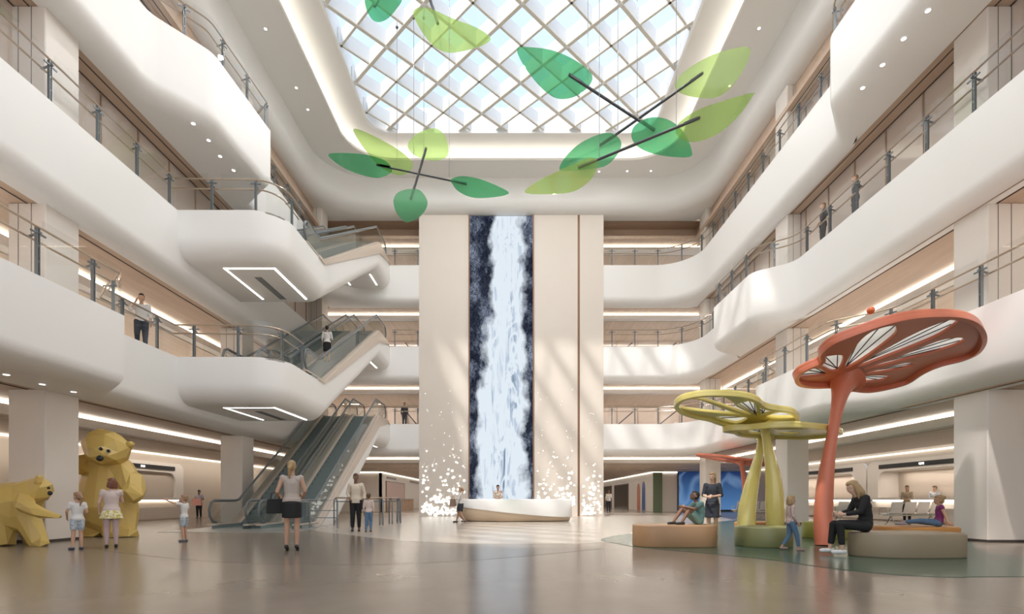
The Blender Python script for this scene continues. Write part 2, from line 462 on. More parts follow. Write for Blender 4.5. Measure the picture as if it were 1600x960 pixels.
gallery(S2, True, 'first upper storey', None)
gallery(S3, False, 'second upper storey', None)
gallery(S4 - 1.05, False, 'third upper storey', None, 31.0)
# drop from the bulkhead to the top storey ceiling
dw = MB()
for s in (-1, 1):
    a, b = sorted((s * 11.2, s * 11.3)); dw.box((a, YN, 16.3), (b, 31.2, S4 + 0.02))
dw.box((-11.2, 31.15, 16.37), (11.2, 31.2, S4 + 0.02)); dw.box((-11.3, 30.2, S4), (11.3, 31.2, S4 + 0.05))
struct(dw.build('wall_upper', M['wood_x']), 'brown wood frieze under the bulkhead', 'wall')
# shop glazing of the two top storeys, along the sides
for (z0, z1, lb) in ((Z3, S3, 'second upper storey'), (Z4, 16.4, 'third upper storey')):
    for s, sn in ((-1, 'west'), (1, 'east')):
        g = MB(); a, b = sorted((s * 11.45, s * 11.5)); g.box((a, YN, z0), (b, 30.4, z1 + 0.05))
        struct(g.build('wall_' + sn, M['shop']), 'glazed shopfront on the %s side of the %s' % (sn, lb), 'wall')
        mu = MB(); y = YN + 0.5
        while y < 30: a, b = sorted((s * 11.41, s * 11.45)); mu.box((a, y, z0), (b, y + 0.03, z1)); y += 1.42
        struct(mu.build('trim_mullion', M['brass']), 'thin mullions of the %s shopfront on the %s' % (sn, lb), 'trim')
# outer side walls of the two lower storeys
for (z0, z1, lb) in ((0, S1, 'ground floor'), (Z2, S2, 'first upper storey')):
    for s, sn in ((-1, 'west'), (1, 'east')):
        if z0 == 0: continue
        g = MB(); a, b = sorted((s * 16.6, s * 16.7)); g.box((a, YN, z0), (b, 36, z1))
        struct(g.build('wall_' + sn, M['shop']), 'glazed shopfront on the %s side of the %s' % (sn, lb), 'wall')
        mu = MB(); y = YN + 0.5
        while y < 36: a, b = sorted((s * 16.56, s * 16.6)); mu.box((a, y, z0), (b, y + 0.04, z1)); y += 1.42
        struct(mu.build('trim_mullion', M['brass']), 'thin mullions of the %s shopfront on the %s' % (sn, lb), 'trim')
# rear walls of the upper storeys
for z0, z1, lb in ((Z2, S2, 'first upper storey'), (Z3, S3, 'second upper storey'), (Z4, 16.5, 'third upper storey')):
    g = MB().box((-17, 35.5, z0), (17, 35.6, z1))
    struct(g.build('wall_rear', M['shop']), 'glazed rear shopfront of the ' + lb, 'wall')
    mu = MB()
    for k in range(-11, 12): mu.box((k * 1.45, 35.44, z0), (k * 1.45 + 0.05, 35.5, z1))
    mu.box((-17, 35.42, z0 + 2.3), (17, 35.5, z0 + 2.36))
    struct(mu.build('trim_mullion', M['brass']), 'thin mullions of the rear shopfront on the ' + lb, 'trim')

# columns
for s, X, sn in ((-1, 10.69, 'west'), (1, 10.9, 'east')):
    for k, yf in enumerate((-5.37, 3.18, 11.73, 20.28, 28.83)):
        for z0, z1 in ((0, S1 + 0.01), (Z2, S2 + 0.01), (Z3, S3 + 0.01), (Z4, S4)):
            if k < 2 and z0 > 6: continue
            c = MB(); a, b = sorted((s * X, s * (X + 0.86)))
            r = 0.02
            c.prism([(a + r, yf), (b - r, yf), (b, yf + r), (b, yf + .92 - r), (b - r, yf + .92), (a + r, yf + .92), (a, yf + .92 - r), (a, yf + r)], z0, z1)
            o = c.build('column', M['column']); struct(o, 'square stone column', 'column')
            if z0 == 0:
                bb = MB().box((a - .012, yf - .012, 0), (b + .012, yf + .932, 0.06)); bb.build('plinth', M['dark'], o)
            else:
                gr = MB()
                for t in (0.27, 0.62):
                    x = a + t * 0.86; gr.box((x, yf - 0.004, z0), (x + 0.012, yf, z1))
                gr.build('joint', M['dark'], o)

# ---------------------------------------------------------------- central core pillar
PXL, PXR = -5.37, 5.29
for (x0, x1), lb in zip(((PXL, -2.51), (1.26, 3.79), (3.92, PXR)), ('wide beige pillar panel beside the escalators', 'beige pillar panel between waterfall screen and dark joint', 'narrow beige pillar panel at the outer end')):
    struct(MB().box((x0, YB - 0.02, 0), (x1, YB + 0.3, S4 + 0.05)).build('pillar_panel', M['pillar']), lb, 'pillar')
struct(MB().box((PXL, YB + 0.3, 0), (PXR, 42, S4 + 0.05)).build('pillar', M['pillar']), 'tall beige core pillar behind the waterfall screen', 'pillar')
struct(MB().box((3.78, YB - 0.012, 0), (3.93, YB + 0.29, S4 + .04)).build('trim_recess', M['bronze']), 'dark recessed joint in the pillar', 'trim')
for x in (-2.51, 1.20): struct(MB().box((x, YB - 0.08, 0), (x + 0.07, YB + 0.1, S4)).build('trim_bronze', M['bronze']), 'thin bronze edge of the waterfall screen', 'trim')

# waterfall screen
def water_material():
    m = bpy.data.materials.new('waterfall_screen'); m.use_nodes = True
    nt = m.node_tree; nt.nodes.clear(); N = nt.nodes; L = nt.links
    def node(t, **k):
        n = N.new(t)
        for a, b in k.items(): setattr(n, a, b)
        return n
    def mth(op, a, b=None, c=None, clamp=False):
        n = N.new('ShaderNodeMath'); n.operation = op; n.use_clamp = clamp
        for i, v in enumerate((a, b, c)):
            if v is None: continue
            if isinstance(v, (int, float)): n.inputs[i].default_value = v
            else: L.new(v, n.inputs[i])
        return n.outputs[0]
    tc = N.new('ShaderNodeTexCoord'); sp = N.new('ShaderNodeSeparateXYZ'); L.new(tc.outputs['Object'], sp.inputs[0])
    X, Z = sp.outputs['X'], sp.outputs['Z']
    def noise(sx, sz, detail=6, rough=0.6, dist=0.0, off=0.0, scale=1.0):
        mp = N.new('ShaderNodeMapping'); mp.inputs['Scale'].default_value = (sx, 0, sz); mp.inputs['Location'].default_value = (off, 0, off)
        L.new(tc.outputs['Object'], mp.inputs[0])
        n = N.new('ShaderNodeTexNoise'); n.inputs['Scale'].default_value = scale; n.inputs['Detail'].default_value = detail
        n.inputs['Roughness'].default_value = rough; n.inputs['Distortion'].default_value = dist
        L.new(mp.outputs[0], n.inputs['Vector']); return n.outputs['Fac']
    # centre line and half width of the stream vary with height
    wob = mth('MULTIPLY', mth('SUBTRACT', noise(0.0, 0.35, 2, off=3.1), 0.5), 1.1)
    edge = mth('MULTIPLY', mth('SUBTRACT', noise(0.7, 0.45, 5, 0.55, off=9.2), 0.5), 2.2)
    zt = mth('DIVIDE', Z, 17.0)
    cx = mth('ADD', mth('MULTIPLY', zt, 0.42), mth('MULTIPLY', wob, 0.5))
    half = mth('SUBTRACT', 1.62, mth('MULTIPLY', zt, 0.62))
    d = mth('ABSOLUTE', mth('SUBTRACT', X, cx))
    inside = mth('DIVIDE', mth('ADD', mth('SUBTRACT', half, d), edge), 0.35, clamp=True)
    inside = mth('MAXIMUM', inside, 0.0); inside = mth('MINIMUM', inside, 1.0)
    streak = noise(2.6, 0.14, 9, 0.60, 1.5, off=1.0)
    streak2 = noise(8.0, 0.5, 6, 0.6, 0.8, off=5.0)
    vn = mth('ABSOLUTE', mth('SUBTRACT', noise(1.3, 0.42, 4, 0.5, 1.6, off=7.7), 0.5))
    veins = mth('SUBTRACT', 1.0, mth('MULTIPLY', vn, 9.0), clamp=True)
    rp = N.new('ShaderNodeValToRGB'); e = rp.color_ramp.elements
    e[0].position = 0.38; e[0].color = (0.10, 0.14, 0.22, 1); e[1].position = 0.60; e[1].color = (0.80, 0.88, 0.96, 1)
    e2 = rp.color_ramp.elements.new(0.475); e2.color = (0.50, 0.60, 0.73, 1)
    s = mth('ADD', mth('MULTIPLY', streak, 0.75), mth('MULTIPLY', streak2, 0.25))
    s = mth('ADD', s, mth('MULTIPLY', veins, 0.20))
    L.new(mth('ADD', s, 0.05), rp.inputs[0])
    # rock either side with foam filaments
    f1 = mth('ABSOLUTE', mth('SUBTRACT', noise(2.2, 1.6, 7, 0.65, 1.4, off=2.2), 0.5)); fil = mth('SUBTRACT', 1.0, mth('MULTIPLY', f1, 16.0), clamp=True)
    f2 = mth('ABSOLUTE', mth('SUBTRACT', noise(5.0, 3.0, 6, 0.6, 2.0, off=4.4), 0.5)); fil2 = mth('SUBTRACT', 1.0, mth('MULTIPLY', f2, 13.0), clamp=True)
    fa = mth('ADD', mth('MULTIPLY', fil, 0.30), mth('MULTIPLY', fil2, 0.22))
    cloud = mth('MULTIPLY', mth('SUBTRACT', noise(0.9, 0.6, 6, 0.65, off=8.1), 0.46), 3.2, clamp=True)
    fa = mth('ADD', mth('MULTIPLY', fa, mth('ADD', mth('MULTIPLY', cloud, 1.6), 0.12)), mth('MULTIPLY', cloud, 0.16))
    rk = N.new('ShaderNodeMixRGB'); rk.inputs[1].default_value = (0.010, 0.013, 0.028, 1); rk.inputs[2].default_value = (0.60, 0.70, 0.90, 1); L.new(fa, rk.inputs[0])
    mx = N.new('ShaderNodeMixRGB'); L.new(inside, mx.inputs[0]); L.new(rk.outputs[0], mx.inputs[1]); L.new(rp.outputs[0], mx.inputs[2])
    em = N.new('ShaderNodeEmission'); em.inputs[1].default_value = 0.80; L.new(mx.outputs[0], em.inputs[0])
    o = N.new('ShaderNodeOutputMaterial'); L.new(em.outputs[0], o.inputs[0])
    return m
wf = empty('video_screen', (-0.62, YB, 0), label='tall video screen showing a white waterfall over dark rock', cat='screen')
MB().box((-1.83, -0.02, 0.02), (1.83, 0.06, 17.35)).build('display', water_material(), wf)
MB().box((-1.85, 0.06, 0.0), (1.85, 0.28, 17.4)).build('housing', M['black'], wf)

# glowing blossoms cut into the pillar, dense at the foot and thinning upwards
rnd = random.Random(11)
M_BLOSSOM = emitter('blossom_glow', (1.0, 0.96, 0.88), 1.5); M_STEM = emitter('stem_glow', (0.9, 0.75, 0.6), 0.8)
for (x0, x1, ci) in ((PXL + 0.08, -2.62, 0), (1.36, 3.70, 1), (3.98, PXR - 0.05, 2)):
    fm = MB(); stems = MB(); nfl = int(170 * (x1 - x0) / 2.7)
    for i in range(nfl):
        t = rnd.random(); z = 0.12 + (-math.log(1 - t * 0.985)) * 1.15 if rnd.random() < 0.8 else rnd.random() * 7.5
        if z > 7.8: continue
        x = x0 + 0.1 + rnd.random() * (x1 - x0 - 0.2)
        r = (0.125 if z < 1.6 else 0.10 if z < 2.7 else 0.062 if z < 4 else 0.03) * rnd.uniform(0.45, 0.95)
        npet = rnd.choice((3, 4, 5)); a0 = rnd.random() * 6.28
        if r < 0.05:
            fm.add([(x + r * math.cos(a), YB - 0.035, z + r * math.sin(a)) for a in [k * PI / 3 for k in range(6)]], [tuple(range(6))])
        else:
            for k in range(npet):
                a = a0 + 2 * PI * k / npet; px, pz = x + r * 0.55 * math.cos(a), z + r * 0.55 * math.sin(a)
                fm.add([(px + r * 0.5 * math.cos(b), YB - 0.035 - 0.001 * k, pz + r * 0.42 * math.sin(b)) for b in [q * PI / 4 for q in range(8)]], [tuple(range(8))])
        if z < 4 and rnd.random() < 0.55:
            dx, dz = rnd.uniform(-0.25, 0.25), rnd.uniform(0.1, 0.4)
            stems.bar((x, YB - 0.03, z), (min(max(x + dx, x0), x1), YB - 0.03, z + dz), 0.012, 0.012)
    bl = empty('blossom_light', (0, 0, 0), label='glowing white blossoms set in the pillar panel ' + ('beside the escalators', 'between screen and dark joint', 'beyond the dark joint')[ci], cat='wall light')
    tag(fm.build('glowing_blossom', M_BLOSSOM, bl), kind='stuff')
    tag(stems.build('blossom_stem', M_STEM, bl), kind='stuff')
# ---------------------------------------------------------------- flat plates with holes
def smooth_closed(pts, seg=5):
    """Catmull-Rom through closed 2-D points"""
    n = len(pts); out = []
    for i in range(n):
        p0, p1, p2, p3 = (pts[(i + k - 1) % n] for k in range(4))
        for s in range(seg):
            t = s / seg
            out.append(tuple(0.5 * ((2 * p1[j]) + (-p0[j] + p2[j]) * t + (2 * p0[j] - 5 * p1[j] + 4 * p2[j] - p3[j]) * t * t + (-p0[j] + 3 * p1[j] - 3 * p2[j] + p3[j]) * t ** 3) for j in (0, 1)))
    return out
def plate(name, outline, holes, th, m, parent=None, matrix=None, bevel=0.0, smooth=30):
    """2-D outline with holes, thickness th centred on its plane, moved by matrix"""
    cu = bpy.data.curves.new(name, 'CURVE'); cu.dimensions = '2D'; cu.fill_mode = 'BOTH'; cu.extrude = max(th / 2 - bevel, 0.0005)
    cu.bevel_depth = bevel; cu.bevel_resolution = 1
    for loop in [outline] + list(holes):
        sp = cu.splines.new('POLY'); sp.points.add(len(loop) - 1)
        for q, p in zip(sp.points, loop): q.co = (p[0], p[1], 0, 1)
        sp.use_cyclic_u = True
    tmp = bpy.data.objects.new(name, cu)
    me = bpy.data.meshes.new_from_object(tmp)
    bpy.data.objects.remove(tmp); bpy.data.curves.remove(cu)
    if matrix: me.transform(matrix)
    me.materials.clear(); me.materials.append(m)
    for p in me.polygons: p.use_smooth = True
    me.set_sharp_from_angle(angle=math.radians(smooth))
    me.name = name
    o = bpy.data.objects.new(name, me); COL.objects.link(o)
    if parent: o.parent = parent
    return o
def frame_matrix(p0, ux, uy):
    ux = Vector(ux).normalized(); uy = Vector(uy); uz = ux.cross(uy).normalized(); uy = uz.cross(ux)
    m = Matrix.Identity(4)
    for i, c in enumerate((ux, uy, uz)): m.col[i][:3] = c
    m.col[3][:3] = p0
    return m
def rrect(x0, y0, x1, y1, r, seg=6):
    rs = r if isinstance(r, (list, tuple)) else [r] * 4
    out = []
    for (cx, cy, a0), q in zip(((x1 - rs[0], y1 - rs[0], 0), (x0 + rs[1], y1 - rs[1], 90), (x0 + rs[2], y0 + rs[2], 180), (x1 - rs[3], y0 + rs[3], 270)), rs):
        for k in range(seg + 1):
            a = math.radians(a0 + 90 * k / seg); out.append((cx + q * math.cos(a), cy + q * math.sin(a)))
    return out

# ---------------------------------------------------------------- ground floor walls
M['facade'] = mat('white_facade', (0.74, 0.69, 0.64), 0.4)
M['niche'] = mat('niche_pink', (0.56, 0.41, 0.37), 0.5)
M['screen_blue'] = None
M['led_low'] = emitter('led_wall_top', (1.0, 0.90, 0.76), 2.6)
struct(MB().box((-16.75, YN, 0), (-16.6, 40, 3.3)).build('wall_west', M['wall']), 'warm brown ground floor wall on the west', 'wall')
struct(MB().box((17.9, YN, 0), (18.1, 40, 3.3)).build('wall_east', M['wall']), 'warm brown ground floor wall on the east', 'wall')
struct(MB().box((-17, 40, 0), (-10.2, 40.2, 3.3)).build('wall_rear', M['facade']), 'pale ground floor wall behind the escalators', 'wall')
struct(MB().box((11.0, 40, 0), (20, 40.2, 3.3)).build('wall_rear', M['facade']), 'pale ground floor wall beside the green panel', 'wall')
struct(MB().box((-10.4, 40, 0), (-10.2, 76, 3.3)).build('wall_corridor', M['facade']), 'pale corridor wall with a pink opening', 'wall')
struct(MB().box((11.0, 40.2, 0), (11.2, 76, 3.3)).build('wall_corridor', M['facade']), 'pale corridor wall with arched doorways', 'wall')
struct(MB().box((-12, 76, 0), (13, 76.2, 3.3)).build('wall_end', M['wall']), 'brown end wall of the corridors', 'wall')
struct(MB().box((-20, 36, 3.12), (20, 80, 3.3)).build('ceiling_corridor', M['wood_pale']), 'pale ceiling over the rear corridors', 'ceiling')
lr = MB()
lr.box((-16.6, 39.9, 3.04), (-10.15, 39.97, 3.1)).box((-10.17, 40, 3.04), (-10.1, 75, 3.1)).box((11.0, 39.9, 3.04), (18, 39.97, 3.1)).box((10.9, 40, 3.04), (10.97, 75, 3.1))
lr.box((-16.58, YN, 3.06), (-16.5, 39, 3.11)).box((17.8, YN, 3.06), (17.88, 39, 3.11))
struct(lr.build('trim_light', M['led_low']), 'warm light strip at the head of the ground floor walls', 'light strip')
struct(MB().box((11.0, 39.86, 0), (11.7, 39.99, 3.05)).build('wall_panel', mat('green_panel', (0.15, 0.20, 0.12), 0.5)), 'dark green wall panel at the corridor corner', 'panel')

def facade(side, X, y0, y1, niche, label):
    """white service counter front with a rounded pink niche, sign strip and lit counter"""
    root = empty('service_counter', (X, y0, 0)); tag(root, label, 'counter', 'service counters along the walls')
    s = side                                          # +1 east (faces -x), -1 west (faces +x)
    L = y1 - y0; n0, n1 = niche[0] - y0, niche[1] - y0
    mtx = Matrix(((0, 0, s, 0), (1, 0, 0, 0), (0, 1, 0, 0), (0, 0, 0, 1)))
    plate('front_panel', rrect(0, 0.95, L, 2.72, [0.35, 0.35, 0.02, 0.02]), [list(reversed(rrect(n0, 1.06, n1, 2.26, [0.45, 0.45, 0.05, 0.05])))], 0.12, M['facade'], root, mtx)
    MB().box((*sorted((s * 1.0, s * 1.05))[:1], n0 - .3, 0.9), (sorted((s * 1.0, s * 1.05))[1], n1 + .3, 2.5)).build('back_wall', M['niche'], root)
    a, b = sorted((s * 0.06, s * 1.0))
    MB().box((a, n0 - 0.02, 2.24), (b, n1 + 0.02, 2.30)).box((a, n0 - 0.04, 1.0), (b, n0 - 0.0, 2.3)).box((a, n1, 1.0), (b, n1 + 0.04, 2.3)).build('niche_lining', M['facade'], root)
    a, b = sorted((-s * 0.22, s * 1.0))
    a, b = sorted((-s * 0.22, s * 0.42)); MB().box((a, 0.0, 0.96), (b, L, 1.06)).build('counter_top', M['facade'], root)
    a, b = sorted((s * 0.12, s * 0.22))
    MB().box((a, 0.05, 0), (b, L - .05, 0.96)).build('counter_base', M['facade'], root)
    a, b = sorted((s * 0.02, s * 0.12)); MB().box((a, 0.1, 0.06), (b, L - .1, 0.62)).build('kick_panel', M['facade'], root)
    a, b = sorted((-s * 0.02, s * 0.03)); MB().box((a, 0.3, 0.90), (b, L - .3, 0.955)).build('counter_light', M['led'], root)
    a, b = sorted((-s * 0.10, -s * 0.065))
    MB().box((a, n0 + .15, 2.38), (b, n1 - .1, 2.56)).build('sign_strip', M['black'], root)
    a, b = sorted((-s * 0.105, -s * 0.10)); k = 0
    for yy in (n0 + (n1 - n0) * 0.34, n0 + (n1 - n0) * 0.68):
        mk = MB()
        for dy in (-.10, -.03, .04, .11): mk.box((a, yy + dy, 2.42 + 0.01 * (k % 2)), (b, yy + dy + 0.045, 2.51)); k += 1
        mk.build('sign_mark', M['led_white'], root)
    la = add_light('niche_fill_light', 'AREA', (X + s * 0.5, (y0 + n0 + y0 + n1) / 2, 2.22), 42, (1, 0.90, 0.80), 0.12, (n1 - n0) * .9, aim=(0, 0, -1))  # added area light to brighten the niche, no fixture
    return root
facade(1, 17.0, 15.0, 24.4, (15.6, 23.7), 'white counter with pink niche behind the two standing clerks')
facade(1, 17.0, 24.5, 33.5, (25.3, 32.6), 'white counter with pink niche between the two east columns')
facade(-1, -16.55, 17.2, 25.7, (17.9, 25.1), 'white counter with pink niche beside the tall yellow bear')
facade(-1, -16.55, 7.8, 16.2, (8.5, 15.5), 'white counter with pink niche behind the bent yellow bear')

# corridor openings and arches
def opening(name, wallx, s, y0, y1, z1, m, label, cat, arch=False):
    root = empty(name, (wallx, y0, 0)); tag(root, label, cat)
    w = y1 - y0
    out = ([(0, 0.02), (w, 0.02), (w, z1 - w / 2)] + [(w / 2 + w / 2 * math.cos(a * PI / 12), z1 - w / 2 + w / 2 * math.sin(a * PI / 12)) for a in range(1, 12)] + [(0, z1 - w / 2)]) if arch else [(0, 0.02), (w, 0.02), (w, z1), (0, z1)]
    mtx = Matrix(((0, 0, s, -s * 0.03), (1, 0, 0, 0), (0, 1, 0, 0), (0, 0, 0, 1)))
    plate('panel', out, [], 0.05, m, root, mtx)
    inner = [(w / 2 + (p[0] - w / 2) * 1.0, p[1]) for p in out]
    big = [(w / 2 + (p[0] - w / 2) * (1 + 0.16 / w), p[1] + (0.06 if p[1] > 0.5 else -0.02)) for p in out]
    plate('frame', big, [list(reversed(inner))], 0.08, M['facade'] if arch else M['bronze'], root, mtx)
    return root
M['dim_glass'] = mat('dim_glass', (0.10, 0.085, 0.075), 0.12, spec=0.8)
opening('glass_door', 11.0, 1, 48.4, 54.7, 2.4, M['dim_glass'], 'wide dark glazed doorway in the east corridor wall', 'door')
opening('glass_door', 11.0, 1, 56.5, 61.5, 2.4, M['dim_glass'], 'dark doorway beyond the wide glazed one', 'door')
opening('arched_niche', 11.0, 1, 43.7, 44.8, 2.35, mat('orange_niche', (0.50, 0.19, 0.11), 0.5), 'orange arched niche in the corridor wall', 'niche', True)
opening('arched_niche', 11.0, 1, 42.0, 43.1, 2.45, mat('blue_niche', (0.07, 0.12, 0.33), 0.4), 'blue arched niche in the corridor wall', 'niche', True)
opening('pink_opening', -10.2, -1, 41.4, 48.3, 2.4, M['niche'], 'pink opening in the corridor wall behind the ticket gates', 'doorway')
for i in range(5):
    g = empty('ticket_gate', (-9.5, 42.0 + i * 1.25, 0)); tag(g, '%s brown ticket gate before the pink opening, counted from the hall' % ('first', 'second', 'third', 'fourth', 'last')[i], 'gate', 'ticket gates before the pink opening')
    MB().box((-0.45, -0.12, 0), (0.45, 0.12, 0.95)).build('body', M['wood'], g); MB().box((-0.47, -0.14, 0.95), (0.47, 0.14, 1.0)).build('top', M['steel'], g)
for y0, y1, lb in ((41.6, 45.0, 'dark vent grille above the pink opening'), (51.0, 56.0, 'dark vent grille further along the corridor wall')):
    v = empty('vent_grille', (-10.18, y0, 2.62), label=lb, cat='vent')
    q = MB(); w = y1 - y0
    for k in range(4): q.box((0, 0.04, 0.03 + k * 0.045), (0.02, w - .04, 0.055 + k * 0.045))
    q.build('slat', M['dark_metal'], v); MB().box((-0.01, 0, 0), (0.01, w, 0.22)).build('frame', M['wall'], v)

def blue_material():
    m = bpy.data.materials.new('blue_wall_screen'); m.use_nodes = True
    nt = m.node_tree; nt.nodes.clear(); N = nt.nodes; L = nt.links
    tc = N.new('ShaderNodeTexCoord'); sp = N.new('ShaderNodeSeparateXYZ'); L.new(tc.outputs['Object'], sp.inputs[0])
    rp = N.new('ShaderNodeValToRGB'); rp.color_ramp.elements[0].position = 0; rp.color_ramp.elements[0].color = (0.10, 0.24, 0.50, 1)
    rp.color_ramp.elements[1].position = 1; rp.color_ramp.elements[1].color = (0.015, 0.035, 0.12, 1)
    dv = N.new('ShaderNodeMath'); dv.operation = 'DIVIDE'; dv.inputs[1].default_value = 3.0; L.new(sp.outputs['Z'], dv.inputs[0]); L.new(dv.outputs[0], rp.inputs[0])
    wv = N.new('ShaderNodeTexNoise'); wv.inputs['Scale'].default_value = 0.45; wv.inputs['Detail'].default_value = 1; wv.inputs['Distortion'].default_value = 0.3
    L.new(tc.outputs['Object'], wv.inputs['Vector'])
    a = N.new('ShaderNodeMath'); a.operation = 'SUBTRACT'; a.inputs[1].default_value = 0.5; L.new(wv.outputs['Fac'], a.inputs[0])
    b = N.new('ShaderNodeMath'); b.operation = 'ABSOLUTE'; L.new(a.outputs[0], b.inputs[0])
    c = N.new('ShaderNodeMath'); c.operation = 'MULTIPLY_ADD'; c.inputs[1].default_value = -5; c.inputs[2].default_value = 0.30; c.use_clamp = True; L.new(b.outputs[0], c.inputs[0])
    mx = N.new('ShaderNodeMixRGB'); mx.inputs[2].default_value = (0.35, 0.55, 0.85, 1); L.new(c.outputs[0], mx.inputs[0]); L.new(rp.outputs[0], mx.inputs[1])
    em = N.new('ShaderNodeEmission'); em.inputs[1].default_value = 0.7; L.new(mx.outputs[0], em.inputs[0])
    o = N.new('ShaderNodeOutputMaterial'); L.new(em.outputs[0], o.inputs[0]); return m
M['screen_blue'] = blue_material()
ws = empty('video_screen', (13.0, 39.93, 0.15), label='wide blue video wall behind the yellow sculpture', cat='screen')
MB().box((0, -0.06, 0), (7.4, 0.0, 2.95)).build('display', M['screen_blue'], ws)
MB().box((-0.1, -0.04, -0.1), (7.5, 0.06, 3.02)).build('frame', M['dark_metal'], ws)

# ---------------------------------------------------------------- green play floor and tone inlays (flush with the stone)
front = [(939, 845), (965, 850), (1000, 856), (1100, 865), (1200, 875), (1300, 889), (1400, 899), (1500, 903), (1600, 902)]
back = [(1640, 884), (1600, 871), (1516, 847), (1480, 833), (1400, 820), (1300, 813), (1200, 811), (1130, 815), (1060, 825), (985, 834), (950, 840)]
gp = [tuple(UZ(px, py, 0.0)[:2]) for px, py in front] + [(13.5, 6.4), (14.5, 8.0)] + [tuple(UZ(px, py, 0.0)[:2]) for px, py in back[1:]]
gp = smooth_closed(gp, 4)
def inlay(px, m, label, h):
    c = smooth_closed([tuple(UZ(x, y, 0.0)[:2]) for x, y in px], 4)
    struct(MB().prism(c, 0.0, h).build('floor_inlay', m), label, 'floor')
inlay([(480, 826), (560, 838), (640, 846), (720, 849.5), (830, 850), (950, 848), (1060, 836), (1150, 815), (1060, 803), (800, 801), (560, 803), (500, 812)], M['floor_light'], 'paler stone zone, lightened for sunlight, round the reception desk', 0.003)  # pale stone whose colour also carries the sunlit patch
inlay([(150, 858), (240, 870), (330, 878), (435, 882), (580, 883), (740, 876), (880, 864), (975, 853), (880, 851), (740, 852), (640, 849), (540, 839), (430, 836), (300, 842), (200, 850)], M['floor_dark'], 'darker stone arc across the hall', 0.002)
g = MB().prism(gp, 0.0, 0.006).build('floor_green', M['green_floor']); struct(g, 'curved green play floor inlay', 'floor')

# ---------------------------------------------------------------- landing platforms and escalator cladding
XR = -7.05
def zline(z0, z1, ya, yb):
    return lambda y: z0 if y <= ya else z1 if y >= yb else z0 + (z1 - z0) * (y - ya) / (yb - ya)
def cladding(z0, z1, ya, yb, platform, label):
    zf = zline(z0, z1, ya, yb)
    if platform:
        path = round_path([(-10.6, 15.6, 0), (XR, 15.6, 0.95), (XR, ya, 0)], 10)
    else:
        path = [(XR, 18.35)]
    th = 1.4
    cut = ya + (th) * (yb - ya) / (z1 - z0)
    ys = [ya] if not platform else []
    ys += [ya + (yb - ya) * k / 12 for k in range(1, 13)] + [yb + 0.15, 29.62]
    if not platform: ys = sorted(set(ys + [cut]))
    path = path + [(XR, y) for y in ys if y > path[-1][1] + 1e-4]
    ms = mitres(path); mb = MB(); prof = [('top', 0.14, 0.0), ('f', 0, 0), ('f', 0, -0.80)]
    for k in range(1, 8):
        a = PI / 2 * k / 7; prof.append(('f', 0.62 * (1 - math.cos(a)), -0.80 - 0.6 * math.sin(a)))
    prof.append(('in', 0, -th))
    n = len(prof)
    for (x, y), m in zip(path, ms):
        for kind, o, dz in prof:
            q = (x + m.x * o, y + m.y * o)
            if kind == 'in': q = (-10.35, max(y, 16.3) if platform else y)
            z = zf(q[1] if kind != 'top' else y) + dz
            if not platform: z = max(z, 0.0)
            mb.v.append((q[0], q[1], z))
    for i in range(len(path) - 1):
        for j in range(n - 1):
            a = i * n + j; mb.f.append((a, a + 1, a + n + 1, a + n))
    # rear cap
    struct(mb.build('wall_escalator', M['white'], smooth=40), label, 'cladding')
    if platform:
        p = path[:[i for i, q in enumerate(path) if q[1] > ya - 0.01][0] + 1]
        poly = [(x, y) for x, y in p] + [(-10.6, ya)]
        poly = [(min(x, XR - .05), max(y, 15.65)) for x, y in poly]
        struct(MB().prism(poly, z0 - 0.05, z0 + 0.002).build('floor_landing', M['floor_light']), 'stone floor of the escalator landing', 'floor')
        zu = z0 - th
        l = MB(); w = 0.07
        l.box((-9.27, 16.42, zu - .012), (-7.6, 16.42 + w, zu + .02)).box((-9.27, 16.42, zu - .012), (-9.27 + w, 19.0, zu + .02)).box((-7.6 - w, 16.42, zu - .012), (-7.6, 19.0, zu + .02))
        tag(l.build('light_line', M['led_white']), 'white light line set in the underside of the landing ' + ('high up' if z0 > 8 else 'lower down'), 'light', 'light lines under the landings')
        v = MB()
        for k in range(5): v.box((-8.60 + k * 0.05, 17.1, zu - .01), (-8.575 + k * 0.05, 19.0, zu + .02))
        tag(v.build('vent_grille', M['grey_metal']), 'narrow vent slot in the underside of the landing ' + ('high up' if z0 > 8 else 'lower down'), 'vent', 'vent slots under the landings')
    zt = z1 - th
    for xx, wh in ((-7.7, 'outer'), (-9.2, 'inner')):
        tag(MB().box((xx, 27.6, zt - .012), (xx + .08, 29.0, zt + .03)).build('light_line', M['led_white']), wh + ' short light line under the top end of the escalators, %s storey' % ({5: 'first', 9: 'second', 14: 'third'}[int(z1)]), 'light', 'light lines under the landings')
    struct(MB().box((-10.6, yb + 0.1, z1 - 0.05), (XR, 29.7, z1 + 0.004)).build('floor_landing', M['floor_light']), 'stone floor at the top of the escalators', 'floor')
cladding(0.0, Z2, 18.8, 27.1, False, 'white cladding of the ground floor escalators')
cladding(Z2, Z3, 19.25, 27.2, True, 'white landing and cladding of the middle escalators')
cladding(Z3, Z4, 19.25, 27.2, True, 'white landing and cladding of the upper escalators')

